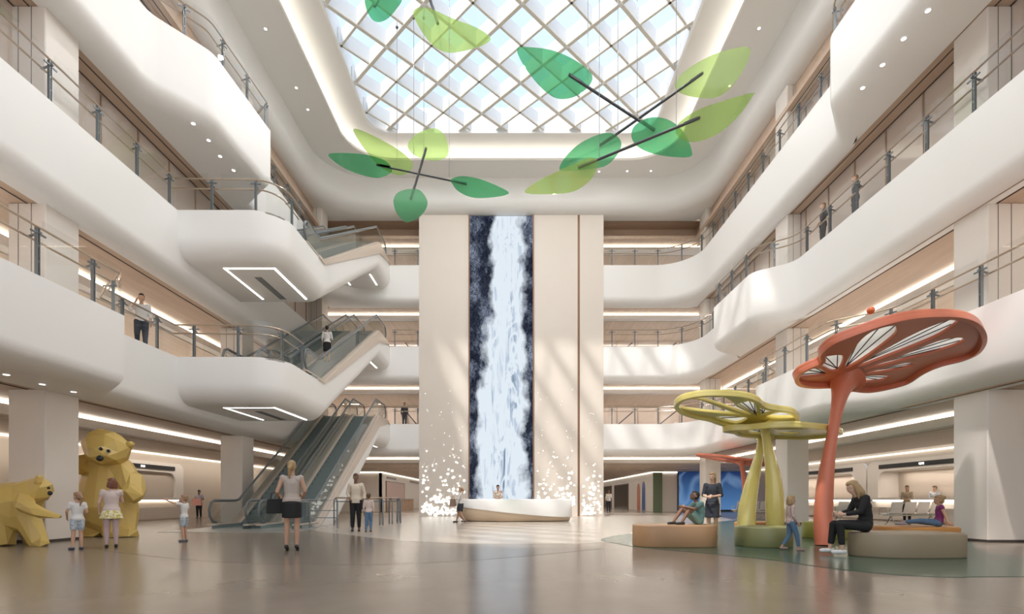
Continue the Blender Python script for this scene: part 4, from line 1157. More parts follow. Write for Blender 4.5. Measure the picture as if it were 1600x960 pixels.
kk = empty('guard_rail', (-6.05, 17.6, 0)); tag(kk, 'short steel barrier of rails behind the woman in the black skirt', 'guard rail')
MB().tube([(-0.9, 0, 0), (-.9, 0, .95), (0.05, 0, .95), (0.05, 0, 0)], .028, 8).build('frame', M['grey_metal'], kk, smooth=50)
for z in (.35, .6): MB().tube([(-.9, 0, z), (.05, 0, z)], .015, 6).build('rail', M['grey_metal'], kk)

# ---------------------------------------------------------------- waiting chairs in rows
M['chair_white'] = mat('white_seat', (0.70, 0.68, 0.65), 0.35)
def seat_row(n, loc, rz, label):
    root = empty('waiting_bench', loc, rz); tag(root, label, 'seating', 'rows of linked waiting seats')
    W = 0.62
    for i in range(n):
        x = i * W
        prof = [(0.02, .44), (.04, .415), (.25, .40), (.42, .41), (.47, .44), (.52, .60), (.585, .88)]
        s = MB(); vs = []
        for dx in (-.26, .26):
            for dz in (0, .022):
                vs.append([(x + dx, y - (dz if z > .46 else 0), z + (dz if z <= .46 else 0)) for y, z in prof])
        k = len(prof); s.v = sum(vs, [])
        for j in range(k - 1):
            a, b, c, d = j, k + j, 2 * k + j, 3 * k + j
            s.f += [(a, a + 1, c + 1, c), (b, d, d + 1, b + 1), (a, b, b + 1, a + 1), (c, c + 1, d + 1, d)]
        s.f += [(0, 2 * k, 3 * k, k), (k - 1, 2 * k - 1, 4 * k - 1, 3 * k - 1)]
        s.build('seat', M['chair_white'], root, smooth=40)
    for i in range(n + 1):
        x = (i - .5) * W
        MB().tube([(x, .42, .38), (x, .44, .60), (x, .36, .64), (x, .1, .63), (x, .08, .38)], .014, 6).build('armrest', M['steel'], root, smooth=50)
    MB().box((-.33, .26, .34), (W * n - .29, .32, .385)).build('beam', M['steel'], root)
    for x in (0, W * (n - 1)):
        MB().tube([(x, .02, .015), (x, .12, .06), (x, .29, .35)], .017, 6).tube([(x, .29, .35), (x, .48, .06), (x, .58, .015)], .017, 6).build('leg', M['steel'], root, smooth=50)
seat_row(4, (16.3, 20.3, 0), PI + 0.2, 'row of four white linked seats before the clerks counter')
seat_row(3, (15.5, 23.0, 0), PI + .2, 'row of three white linked seats between the coral stem and the counter')
seat_row(3, (12.75, 26.4, 0), PI + .1, 'white linked seats in front of the blue screen, behind the standing woman')
seat_row(2, (14.2, 26.4, 0), PI + .1, 'white linked seats before the blue screen, behind the yellow stems')

# ---------------------------------------------------------------- hanging leaf mobiles
def leaf_mat(name, tint, body):
    return see_through(name, tint, 0.05, 0.05, body=0.30, body_color=body)
M['leaf_dark'] = leaf_mat('green_acrylic', (0.42, 0.78, 0.56), (0.20, 0.48, 0.30))
M['leaf_light'] = leaf_mat('lime_acrylic', (0.76, 0.88, 0.56), (0.52, 0.66, 0.34))
M['leaf_pale'] = leaf_mat('pale_acrylic', (0.80, 0.93, 0.62), (0.62, 0.80, 0.42))
S1o = (480, 0, 2.667); S2o = (780, 0, 2.667)
LEAF = {
 'A': (S2o, [(75, 205), (95, 196), (200, 205), (290, 237), (360, 282), (388, 320), (372, 360), (325, 398), (270, 413), (222, 403), (165, 355), (110, 285), (82, 235)], 'leaf_dark'),
 'B': (S2o, [(733, 355), (757, 312), (820, 265), (900, 225), (990, 199), (1035, 197), (1047, 218), (1022, 285), (970, 360), (915, 402), (860, 410), (790, 400), (745, 382)], 'leaf_light'),
 'C': (S2o, [(736, 545), (752, 510), (820, 462), (920, 425), (1052, 388), (1053, 405), (1000, 480), (930, 545), (860, 582), (800, 592), (752, 575)], 'leaf_light'),
 'D': (S2o, [(551, 560), (565, 525), (605, 498), (655, 489), (710, 502), (755, 535), (785, 580), (802, 625), (797, 652), (740, 655), (660, 645), (600, 625), (562, 595)], 'leaf_dark'),
 'E': (S2o, [(252, 710), (272, 660), (330, 603), (400, 566), (460, 554), (500, 578), (507, 612), (482, 658), (440, 693), (380, 705), (310, 712)], 'leaf_dark'),
 'F': (S2o, [(108, 803), (150, 762), (230, 720), (310, 685), (370, 658), (406, 664), (410, 692), (388, 740), (340, 783), (290, 803), (200, 810)], 'leaf_light'),
 'G': (S1o, [(88, 648), (130, 638), (230, 643), (310, 663), (345, 690), (350, 718), (300, 741), (230, 730), (150, 698)], 'leaf_dark'),
 'H': (S1o, [(192, 543), (215, 540), (280, 568), (370, 618), (428, 665), (439, 697), (412, 725), (370, 729), (320, 706), (270, 660), (220, 595)], 'leaf_light'),
 'I': (S1o, [(419, 605), (448, 565), (495, 541), (540, 537), (575, 568), (589, 618), (580, 655), (540, 670), (490, 665), (440, 642)], 'leaf_pale'),
 'J': (S1o, [(360, 830), (382, 800), (430, 788), (472, 795), (501, 840), (490, 880), (460, 910), (415, 927), (385, 905), (365, 870)], 'leaf_dark'),
 'K': (S1o, [(600, 748), (640, 735), (710, 744), (780, 770), (838, 800), (820, 815), (740, 825), (680, 821), (630, 797), (606, 768)], 'leaf_dark'),
 'L': (S1o, [(443, 60), (455, 36), (485, 31), (530, 42), (600, 75), (700, 112), (762, 155), (748, 180), (700, 200), (620, 218), (570, 215), (520, 185), (470, 120)], 'leaf_light'),
 'M': (S1o, [(240, -10), (248, 40), (270, 80), (298, 92), (335, 78), (370, 40), (395, -5), (370, -70), (300, -90), (255, -60)], 'leaf_dark'),
}
def mobile(label, Y, leaves, rod, wires, rr=0.045):
    c = U(*rod[0], Y).lerp(U(*rod[1], Y), 0.5)
    root = empty('leaf_mobile', c); tag(root, label, 'mobile', 'green leaf mobiles under the skylight')
    a, b = U(*rod[0], Y) - c, U(*rod[1], Y) - c
    MB().tube([a, b], rr, 8).build('rod', M['dark_metal'], root, smooth=50)
    for key, nrm in leaves:
        (ox, oy, sc), pts, m = LEAF[key]
        q = [(ox + p[0] / sc, oy + p[1] / sc) for p in pts]
        cx, cy = sum(p[0] for p in q) / len(q), sum(p[1] for p in q) / len(q)
        near = min(((rod[0]), (rod[1])), key=lambda r: math.dist(r, (cx, cy)))
        p0 = U(*near, Y) + Vector((0, -0.07, 0)); n = Vector(nrm).normalized()
        ux = (Vector((1, 0, 0)) - n * n.x).normalized(); uy = n.cross(ux)
        loc = []
        for p in q:
            w = UP(*p, p0, n) - p0; loc.append((w.dot(ux), w.dot(uy)))
        loc = smooth_closed(loc, 5)
        lf = plate('leaf', loc, [], 0.025, M[m], root, frame_matrix(p0 - c, ux, uy))
        # clamp plate that fixes the leaf to the rod end
        d = (b - a).normalized(); e = a if near == rod[0] else b; s = 1 if near == rod[0] else -1
        MB().bar(e + Vector((0, -.045, 0)), e + d * s * 0.55 + Vector((0, -.045, 0)), 0.07, 0.02, up=(0, 1, 0)).build('clamp', M['dark_metal'], lf)
    for (px, py) in wires:
        w = U(px, py, Y); MB().tube([w - c, Vector((w.x, w.y, ZC + 1.32)) - c], 0.009, 5).ball(Vector((w.x, w.y, ZC + 0.6)) - c, 0.06, 8, 6).build('wire', M['grey_metal'], root)
    return root
def R2(x, y): return (780 + x / 2.667, y / 2.667)
def R1(x, y): return (480 + x / 2.667, y / 2.667)
mobile('dark green leaf pair on a rod sloping down towards the play floor side', 17.0, [('A', (.15, -.75, -.6)), ('D', (-.1, -.6, -.75))], (R2(290, 312), R2(648, 545)), [R2(370, 352), R2(575, 484)])
mobile('dark and lime leaf pair on the rod crossing the dark green pair', 17.3, [('E', (.3, -.8, -.5)), ('B', (-.2, -.8, -.5))], (R2(420, 608), R2(848, 306)), [R2(495, 556), R2(738, 383)])
mobile('two lime leaves on the lowest long rod', 16.4, [('F', (.25, -.75, -.6)), ('C', (-.2, -.7, -.65))], (R2(328, 700), R2(835, 492)), [R2(417, 663), R2(738, 531)])
mobile('pale round leaf above a dark round leaf on a steep rod', 20.0, [('I', (0, -.8, -.5)), ('J', (.1, -.85, -.4))], (R1(496, 618), R1(432, 832)), [R1(486, 650), R1(444, 655)])
mobile('dark, lime and small dark leaves on a slightly sloping rod', 20.4, [('G', (.1, -.6, -.75)), ('H', (.2, -.75, -.6)), ('K', (-.1, -.65, -.7))], (R1(290, 688), R1(665, 768)), [R1(374, 672), R1(592, 738)], 0.035)
mobile('large lime leaf on a short rod high under the skylight', 16.0, [('L', (.1, -.6, -.75))], (R1(500, -40), R1(545, 100)), [R1(500, -38), R1(592, 205)])
mobile('dark green leaf partly above the lime one, highest under the skylight', 16.5, [('M', (0, -.6, -.75))], (R1(280, 28), R1(330, -60)), [R1(300, -5)])

# ---------------------------------------------------------------- recessed downlights
def downlight(px, py, z, where, i=0):
    p = UZ(px, py, z)
    root = empty('downlight', (p.x, p.y, z)); tag(root, 'small round downlight in the %s, %s from the front' % (where, ('first', 'second', 'third', 'fourth', 'fifth', 'sixth', 'seventh', 'eighth', 'ninth', 'tenth')[i]), 'ceiling light', 'downlights in the ' + where)
    MB().tube([(0, 0, -.012), (0, 0, .004)], 0.07, 16).build('bezel', M['white'], root)
    MB().tube([(0, 0, -.018), (0, 0, -.011)], 0.052, 16).build('lens', M['lamp'], root)
for i, q in enumerate(((302, 193), (326, 219), (344, 244), (365, 266))): downlight(*q, S3, 'soffit above the upper landing', i)
for i, q in enumerate(((1450, 16), (1412, 60), (1379, 101), (1348, 137))): downlight(*q, S3, 'soffit of the bulging top balcony', i)
for i, q in enumerate(((10, 585), (66, 600), (115, 612))): downlight(*q, S1, 'soffit over the yellow bears', i)
for i, q in enumerate(((415, 45), (463, 137), (481, 171))): downlight(*q, ZC, 'flat ceiling above the escalators', i)
for i, q in enumerate(((1186, 44), (1140, 134))): downlight(*q, ZC, 'flat ceiling on the play floor side', i)
for i, q in enumerate(((936, 268), (980, 267.5), (1017, 267))): downlight(*q, ZC, 'flat ceiling above the waterfall pillar', i)
# ---------------------------------------------------------------- faceted bears
M['bear'] = mat('bear_yellow', (0.60, 0.425, 0.125), 0.42, var=0.05, var_scale=1.2)
def pxl(px, py, Y, dy=0.0):
    p = U(px, py, Y + dy); return (p.x, Y + dy, p.z)
def shift(bl, c):
    bl.v = [(x - c[0], y - c[1], z - c[2]) for x, y, z in bl.v]; return bl
def bear_tall():
    Y = 13.75; k = 58.2; c = (U(165, 838, Y).x, Y, 0)
    root = empty('bear_sculpture', c); tag(root, 'tall standing yellow faceted bear peering round the column', 'sculpture')
    b = BL(); P = lambda x, y, d=0: pxl(x, y, Y, d)
    b.cap(P(166, 792), P(168, 738, .05), 44 / k, 32 / k, 14, .85)          # trunk
    b.cap(P(168, 750, .05), P(166, 722, .02), 36 / k, 27 / k, 14, .85)
    b.cap(P(143, 812), P(143, 829, -.05), 25 / k, 22 / k, 12); b.cap(P(186, 805), P(186, 829, -.12), 26 / k, 23 / k, 12)
    b.cap(P(138, 836, -.25), P(150, 836, -.25), 10 / k, 10 / k); b.cap(P(172, 836, -.4), P(203, 836, -.32), 12 / k, 12 / k, 10)
    b.cap(P(192, 733), P(211, 768, -.22), 16 / k, 15 / k, 10); b.cap(P(211, 768, -.25), P(201, 768, -.60), 15 / k, 10 / k, 10)     # arm folded on the belly
    b.cap(P(211, 752, -.1), P(209, 774, -.45), 14 / k, 13 / k, 10)
    b.cap(P(146, 735), P(127, 722, -.3), 14 / k, 11 / k, 10); b.cap(P(127, 722, -.3), P(124, 733, -.5), 11 / k, 9 / k, 10)
    b.ell(P(166, 700, -.25), (34 / k, 26 / k, 27 / k), (0, .32, 0)); b.ell(P(159, 711, -.55), (20 / k, 17 / k, 14 / k), (0, .25, 0))
    b.cap(P(150, 690, -.15), P(158, 674, -.2), 11 / k, 5 / k, 8); b.cap(P(193, 700, -.15), P(205, 696, -.15), 9 / k, 5.5 / k, 8)
    shift(b, c); b.v = [(x, y, max(z, 0.0)) for x, y, z in b.v]
    bake(b, 'body', M['bear'], root, voxel=0.05, smooth=3, decimate=0.016, flat=True)
    for a, c_, ra in ((P(151, 690, -.2), P(157, 675, -.22), 9), (P(188, 701, -.15), P(204, 695, -.2), 9)):
        e = BL(); e.cap(a, c_, ra / k, 5.5 / k, 10); shift(e, c); bake(e, 'ear', M['bear'], root, voxel=0.03, smooth=1, decimate=0.15, flat=True)
    for x, y in ((157.5, 701.5), (169.5, 705)):
        MB().ball(Vector(P(x, y, -.735)) - Vector(c), (.062, .05, .062), 14, 8).build('eye', mat('bear_eye_ring', (.7, .6, .35), .4), root, smooth=60)
        MB().ball(Vector(P(x, y, -.77)) - Vector(c), (.044, .035, .044), 14, 8).build('pupil', M['black'], root, smooth=60)
    MB().ball(Vector(P(156, 716.5, -.87)) - Vector(c), (.085, .07, .075), 14, 8).build('nose', M['black'], root, smooth=60)
def bear_cub():
    Y = 11.1; k = 72.0; c = (U(20, 852, Y).x, Y, 0)
    root = empty('bear_sculpture', c); tag(root, 'low yellow faceted bear bending forward with one paw stretched out', 'sculpture')
    b = BL(); P = lambda x, y, d=0: pxl(x, y, Y, d)
    b.cap(P(-20, 800), P(22, 788), 36 / k, 35 / k, 14); b.cap(P(22, 788), P(53, 766), 35 / k, 19 / k, 14)
    b.cap(P(-20, 795), P(10, 808, -.1), 36 / k, 28 / k, 12); b.cap(P(5, 806), P(36, 808, -.05), 27 / k, 23 / k, 12)
    b.cap(P(42, 806, -.18), P(60, 846, -.18), 17 / k, 13 / k, 10); b.cap(P(60, 848, -.18), P(66, 850, -.3), 10 / k, 9 / k, 10)
    b.cap(P(42, 806, .3), P(52, 846, .35), 16 / k, 13 / k, 10)
    b.cap(P(0, 815, -.2), P(4, 846, -.2), 20 / k, 16 / k, 10); b.cap(P(-25, 812, .3), P(-22, 846, .3), 20 / k, 16 / k, 10)
    b.ell(P(64, 766, -.05), (14 / k, 17 / k, 19 / k), (0, .2, 0)); b.ell(P(70, 772, -.05), (8 / k, 10 / k, 9 / k))
    b.cap(P(58, 751, -.2), P(60, 747, -.2), 5 / k, 3 / k, 8); b.cap(P(62, 752, .15), P(64, 748, .15), 5 / k, 3 / k, 8)
    b.cap(P(38, 790, -.4), P(62, 802, -.62), 11 / k, 8 / k, 10); b.cap(P(62, 802, -.62), P(92, 808, -.62), 8 / k, 4.2 / k, 10)
    b.cap(P(36, 780, -.15), P(40, 790, -.4), 15 / k, 11 / k, 10)
    shift(b, c); b.v = [(x, y, max(z, 0.0)) for x, y, z in b.v]
    bake(b, 'body', M['bear'], root, voxel=0.04, smooth=3, decimate=0.02, flat=True)
    for a, c_ in ((P(59, 753, -.2), P(60, 746, -.22)), (P(63, 753, .15), P(65, 747, .15))):
        e = BL(); e.cap(a, c_, 5.5 / k, 3.5 / k, 10); shift(e, c); bake(e, 'ear', M['bear'], root, voxel=0.02, smooth=1, decimate=0.2, flat=True)
    for x, y, d in ((76, 763, -.16),): MB().ball(Vector(P(x, y, d)) - Vector(c), .03, 12, 8).build('eye', M['black'], root, smooth=60)
    MB().ball(Vector(P(78, 771, -.05)) - Vector(c), .05, 12, 8).build('nose', M['black'], root, smooth=60)
bear_tall(); bear_cub()

# ---------------------------------------------------------------- people
SKIN = {k: mat('skin_' + k, c, 0.5) for k, c in dict(fair=(0.62, 0.40, 0.30), tan=(0.47, 0.28, 0.19), brown=(0.20, 0.105, 0.065), warm=(0.52, 0.31, 0.21)).items()}
HAIR = {k: mat('hair_' + k, c, 0.45, bump=0.3, bump_scale=60) for k, c in dict(blond=(0.36, 0.24, 0.115), brown=(0.10, 0.050, 0.030), black=(0.012, 0.011, 0.012), light=(0.30, 0.175, 0.10), auburn=(0.16, 0.055, 0.03)).items()}
_cl = {}
def cloth(name, c, rough=0.8):
    if name not in _cl: _cl[name] = mat('cloth_' + name, c, rough, var=0.06, var_scale=12)
    return _cl[name]
def speckle(name, c1, c2, scale):
    m = mat(name, c1, 0.8); nt = m.node_tree; b = nt.nodes['Principled BSDF']
    tc = nt.nodes.new('ShaderNodeTexCoord'); v = nt.nodes.new('ShaderNodeTexNoise'); v.inputs['Scale'].default_value = scale; v.inputs['Detail'].default_value = 2
    r = nt.nodes.new('ShaderNodeValToRGB'); r.color_ramp.elements[0].position = .45; r.color_ramp.elements[1].position = .55
    r.color_ramp.elements[0].color = (*c1, 1); r.color_ramp.elements[1].color = (*c2, 1)
    nt.links.new(tc.outputs['Object'], v.inputs['Vector']); nt.links.new(v.outputs['Fac'], r.inputs[0]); nt.links.new(r.outputs[0], b.inputs['Base Color']); return m
EYE_W = mat('eye_white', (.75, .72, .68), .3); EYE_D = mat('eye_iris', (.04, .03, .025), .2); LIP = mat('lips', (.42, .13, .11), .4)
STAND = dict(pel=(0, 0, .93), waist=(0, 0, 1.08), chest=(0, 0, 1.28), neck=(0, .015, 1.465), head=(0, -.015, 1.62),
             shA=(-.165, .01, 1.405), elA=(-.215, .03, 1.13), wrA=(-.225, -.04, .885), shB=(.165, .01, 1.405), elB=(.215, .03, 1.13), wrB=(.225, -.04, .885),
             hiA=(-.085, 0, .90), knA=(-.09, -.02, .50), anA=(-.095, .02, .085), hiB=(.085, 0, .90), knB=(.09, -.02, .50), anB=(.095, .02, .085))
def person(label, loc, H, rz, pose=None, skin='fair', hair=('short', 'brown'), top=None, bottom=None, shoes=(.02, .02, .02), heel=False, child=0.0, wide=1.0, face=0.0, tilt=0.0, seat=None, group=None, detail=True, legs=None):
    """face: turn of the head about its own axis; loc is the point under the feet (or the seat point when seated)"""
    J = {k: Vector(v) for k, v in STAND.items()}
    for k, v in (pose or {}).items():
        if k in J: J[k] = Vector(v)
    S = H / 1.75; hs = 1 + 0.22 * child
    root = empty('person', loc, rz); tag(root, label, 'person', group)
    vx = 0.0085 if detail else 0.014
    b = BL()
    # trunk, limbs
    w = wide
    b.cap(J['pel'], J['waist'], .150 * w, .118 * w, 14, .70); b.cap(J['waist'], J['chest'], .118 * w, .145 * w, 14, .68)
    b.cap(J['chest'], J['neck'] - Vector((0, 0, .06)), .145 * w, .075 * w, 14, .66); b.cap(J['neck'] - Vector((0, 0, .05)), J['head'] - Vector((0, 0, .04)), .054, .050, 12)
    for s in 'AB':
        b.cap(J['sh' + s].lerp(J['chest'], .25), J['sh' + s], .07 * w, .053 * w, 12)
        b.cap(J['sh' + s], J['el' + s], .050 * w, .038 * w, 12); b.cap(J['el' + s], J['wr' + s], .038 * w, .025, 12)
        b.cap(J['hi' + s], J['kn' + s], .086 * w, .056 * w, 12); km = J['kn' + s].lerp(J['an' + s], .32)
        b.cap(J['kn' + s], km, .054 * w, .056 * w, 12); b.cap(km, J['an' + s], .055 * w, .034, 12)
    # feet direction
    feet = {}
    for s in 'AB':
        d = (pose or {}).get('ft' + s, (0, -1, 0)); d = Vector(d).normalized(); a = J['an' + s]
        lift = .045 if heel else 0.0
        heelp = a + Vector((0, 0, -.045)) - d * .035; toe = a + d * .15 + Vector((0, 0, -.055 - lift)) ; feet[s] = (heelp, toe, a)
        b.cap(heelp, toe, .036, .028, 10)
    # hands
    for s, sg in (('A', 1), ('B', -1)):
        el, wr = J['el' + s], J['wr' + s]
        d = Vector((pose or {}).get('hd' + s, (wr - el))).normalized()
        ref = Vector((pose or {}).get('pn' + s, (sg * 1.0, 0, 0)))          # palm normal
        side = d.cross(ref).normalized(); pn = side.cross(d).normalized()
        palm = wr + d * .05
        b.cap(wr, wr + d * .075, .026, .024, 10); b.cap(palm - side * .018, palm + side * .018, .024, .024, 8)
        for q, (o, ln) in enumerate(((-.030, .066), (-.010, .076), (.011, .070), (.030, .054))):
            p0 = wr + d * .082 + side * o; p1 = p0 + d * ln * .5 + pn * .006; p2 = p1 + d * ln * .38 + pn * .020
            b.cap(p0, p1, .0098, .0092, 6); b.cap(p1, p2, .0092, .0082, 6)
        t0 = wr + d * .028 - side * .026; t1 = t0 - side * .026 + d * .030 + pn * .008; t2 = t1 + d * .03 + pn * .010
        b.cap(t0, t1, .0115, .010, 6); b.cap(t1, t2, .010, .009, 6)
    # head
    hc = J['head']; Rz = Matrix.Rotation(face, 3, 'Z') @ Matrix.Rotation(tilt, 3, 'X')
    def hp(x, y, z): return hc + Rz @ (Vector((x, y, z)) * hs)
    def he(bl, c, r, rx=0.0): return bl.ell(hp(*c), tuple(q * hs for q in r), (tilt + rx, 0, face))
    he(b, (0, .012, .028), (.074, .090, .094)); he(b, (0, -.022, -.035), (.054, .062, .070)); he(b, (0, -.058, -.078), (.026, .022, .020))
    he(b, (0, -.088, -.012), (.012, .018, .024)); he(b, (0, -.096, -.026), (.014, .013, .010))
    he(b, (.073, .015, -.005), (.010, .018, .030)); he(b, (-.073, .015, -.005), (.010, .018, .030)); he(b, (0, -.070, .030), (.048, .015, .012))
    he(b, (0, -.083, -.052), (.020, .010, .009))
    b.v = [tuple(Vector(v) * S) for v in b.v]
    bake(b, 'body', SKIN[skin], root, voxel=vx * max(.75, min(1, S)), smooth=1)
    if detail:
        for sx in (-1, 1):
            e = hp(sx * .030, -.0795, .004) * S
            MB().ball(e, (.0125 * S * hs, .008 * S * hs, .0085 * S * hs), 10, 6).build('eye', EYE_W, root, smooth=60)
            MB().ball(hp(sx * .030, -.087, .004) * S, (.0062 * S * hs,) * 3, 8, 6).build('pupil', EYE_D, root, smooth=60)
            q = BL(); q.cap(hp(sx * .016, -.086, .024), hp(sx * .045, -.078, .026), .0045, .003, 6); q.v = [tuple(Vector(v) * S) for v in q.v]; q.build('eyebrow', HAIR[hair[1]], root, smooth=60)
        q = BL(); q.cap(hp(-.018, -.084, -.050), hp(.018, -.084, -.050), .006, .006, 8); q.v = [tuple(Vector(v) * S) for v in q.v]; q.build('mouth', LIP, root, smooth=60)
    # hair
    h = BL(); st = hair[0]
    he(h, (0, .030, .045), (.084, .088, .090)); he(h, (0, .045, .000), (.080, .070, .085)); he(h, (0, -.035, .090), (.062, .055, .034), .35)
    if st == 'long': 
        for x in (-.055, 0, .055): h.chain([hp(x, .065, .0), hp(x * 1.3, .085, -.12), hp(x * 1.2, .075, -.24)], [.05 * hs, .055 * hs, .03])
        for x in (-1, 1): h.chain([hp(x * .066, .02, .03), hp(x * .082, .02, -.08), hp(x * .080, .0, -.20)], [.028 * hs, .034 * hs, .018])
    if st == 'bob':
        for x in (-.05, 0, .05): h.cap(hp(x, .06, .0), hp(x * 1.2, .065, -.09), .055 * hs, .042 * hs)
        for x in (-1, 1): h.cap(hp(x * .066, .015, .02), hp(x * .078, .0, -.08), .03 * hs, .028 * hs)
    if st == 'pony': h.chain([hp(0, .10, .03), hp(.01, .15, -.03), hp(.02, .12, -.14), hp(.02, .10, -.24)], [.035, .034, .03, .012])
    if st == 'bun': h.ell(hp(0, .10, .07), (.045 * hs,) * 3)
    h.v = [tuple(Vector(v) * S) for v in h.v]
    bake(h, 'hair', HAIR[hair[1]], root, voxel=.010, smooth=1)
    # top garment
    g = .014
    if top:
        kind, m, sl, hem = top                      # kind, material, sleeve fraction 0..2, how far below the pelvis the hem hangs
        t = BL(); low = J['pel'] + Vector((0, 0, .04 - hem))
        t.cap(J['pel'] + Vector((0, 0, .03)), J['waist'], .155 * w + g, .122 * w + g, 16, .72); t.cap(J['waist'], J['chest'], .122 * w + g, .148 * w + g, 16, .70)
        t.cap(J['chest'], J['neck'] - Vector((0, 0, .085)), .148 * w + g, .088 * w, 16, .70)
        if hem > 0: t.tube([J['pel'] + Vector((0, 0, .06)), low], [.155 * w + g, .165 * w + g], 18, True, .74)
        for s in 'AB':
            t.cap(J['sh' + s].lerp(J['chest'], .3), J['sh' + s], .078 * w + g * .6, (.058 if sl > 0 else .050) * w + g * .5, 12)
            if sl > 0:
                e = J['sh' + s].lerp(J['el' + s], min(sl, 1)); t.cap(J['sh' + s], e, .056 * w + g * .6, (.058 - .014 * min(sl, 1)) * w + g * .6, 12)
                if sl > 1: t.cap(J['el' + s], J['el' + s].lerp(J['wr' + s], sl - 1), .044 * w + g * .5, .032 + g * .5, 12)
        t.v = [tuple(Vector(v) * S) for v in t.v]
        bake(t, kind, m, root, voxel=.011, smooth=2)
    if bottom:
        kind, m, ln = bottom
        t = BL()
        t.cap(J['pel'] + Vector((0, 0, .02)), J['pel'], .130 * w + g, .140 * w + g, 16, .76)
        if kind in ('trousers', 'shorts', 'jeans'):
            for s in 'AB':
                t.cap(J['pel'].lerp(J['hi' + s], .8), J['hi' + s], .10 * w + g, .092 * w + g, 12)
                f = min(1, ln * 2); e = J['hi' + s].lerp(J['kn' + s], f); t.cap(J['hi' + s], e, .090 * w + g, (.088 - .024 * f) * w + g * (1.4 if kind == 'shorts' else .8), 12)
                if ln > .5: 
                    e = J['kn' + s].lerp(J['an' + s], min(1, (ln - .5) * 2)); t.cap(J['kn' + s], e, .062 * w + g * .7, .046 + g * .5, 12)
        else:
            c = J['hiA'].lerp(J['hiB'], .5); kn = J['knA'].lerp(J['knB'], .5); e = c.lerp(kn, ln); fl = 1.25 if kind == 'ruffled_skirt' else 1.0
            t.tube([J['pel'] + Vector((0, 0, .05)), J['pel'], c, e], [.125 * w + g, .158 * w + g, .172 * w + g, .172 * w * fl + g], 20, True, .78)
            if kind == 'ruffled_skirt': t.tube([c.lerp(e, -.1), c.lerp(e, .45), c.lerp(e, .46), e], [.17, .215 * w, .19, .235 * w], 20, True, .8)
        t.v = [tuple(Vector(v) * S) for v in t.v]
        bake(t, kind, m, root, voxel=.011, smooth=2)
    if legs:
        t = BL()
        for s in 'AB':
            km = J['kn' + s].lerp(J['an' + s], .32); t.cap(J['hi' + s], J['kn' + s], .092 * w, .060 * w); t.cap(J['kn' + s], km, .059 * w, .060 * w); t.cap(km, J['an' + s], .060 * w, .038)
        t.v = [tuple(Vector(v) * S) for v in t.v]; bake(t, 'tights', legs, root, voxel=.011, smooth=1)
    sm = cloth('shoe_%02d%02d%02d' % tuple(int(c * 99) for c in shoes), shoes, .4)
    for s in 'AB':
        heelp, toe, a = feet[s]; d = (toe - heelp).normalized(); t = BL()
        t.cap(heelp, toe, .042, .034, 12); t.cap(toe - d * .05, toe, .042, .035, 12)
        if heel: t.cap(heelp + Vector((0, 0, -.005)), heelp + Vector((0, 0, -.075)) - d * .01, .02, .008, 8)
        else: t.cap(heelp - Vector((0, 0, .008)), toe - Vector((0, 0, .002)), .040, .034, 12)
        t.v = [tuple(Vector(v) * S) for v in t.v]; bake(t, 'shoe', sm, root, voxel=.009, smooth=1)
    # settle on the floor
    if seat is None:
        zmin = min(v.co.z for c in kids(root) for v in c.data.vertices); root.location.z -= zmin
    return root
def ground(px, fy, z=0.0):
    p = UZ(px, fy, z) if z == 0 else None; return (p.x, p.y, 0)
def pose(**k): return k
W_ = cloth('white', (.66, .64, .62)); PK = cloth('pale_pink', (.60, .49, .45)); GY = cloth('stone', (.44, .38, .34)); BK = cloth('black', (.012, .012, .014)); CR = cloth('cream', (.62, .54, .44))
NV = cloth('navy', (.03, .035, .05)); DN = cloth('denim', (.10, .18, .30)); TE = cloth('teal', (.17, .30, .28)); PU = cloth('magenta', (.22, .035, .16)); LD = speckle('pale_denim', (.30, .36, .42), (.50, .54, .58), 30)
GD = speckle('gold_print', (.52, .42, .10), (.75, .70, .5), 22); FL = speckle('floral_print', (.50, .33, .31), (.62, .52, .47), 40); BR = cloth('dark_brown', (.045, .03, .025))
# 1 girl in white tee and denim shorts, back to us, beside the low bear
person('child in white T-shirt and pale denim shorts before the low bear, ponytail down the back', ground(121, 859.5), 1.12, PI + 0.95,
       pose(elB=(.25, -.02, 1.17), wrB=(.20, -.20, .98), elA=(-.22, .03, 1.15), wrA=(-.15, -.17, 1.0), anB=(.12, .0, .085), ftB=(.3, -1, 0)), 'warm', ('pony', 'light'), ('t_shirt', W_, .5, .05), ('shorts', LD, .30), (.03, .04, .09), child=1, face=.5)
person('older girl in pale top and gold ruffled skirt looking up at the tall bear', ground(174, 856), 1.42, PI + 0.65,
       pose(elB=(.24, .0, 1.14), wrB=(.24, -.10, .90), elA=(-.22, -.1, 1.16), wrA=(-.14, -.32, 1.25)), 'fair', ('bob', 'auburn'), ('top', PK, .25, .06), ('ruffled_skirt', GD, .42), (.012, .012, .012), child=.35, face=.55, legs=cloth('pink_tights', (.50, .36, .36)), wide=1.08)
person('small child in white T-shirt pointing an arm at the tall bear', ground(288, 847), 1.08, -1.5,
       pose(shB=(.15, -.03, 1.41), elB=(.24, -.26, 1.46), wrB=(.29, -.50, 1.58), hdB=(.1, -1, .3), elA=(-.2, .06, 1.15), wrA=(-.17, -.02, .93)), 'warm', ('short', 'light'), ('t_shirt', W_, .5, .05), ('shorts', LD, .34), (.10, .11, .13), child=1)
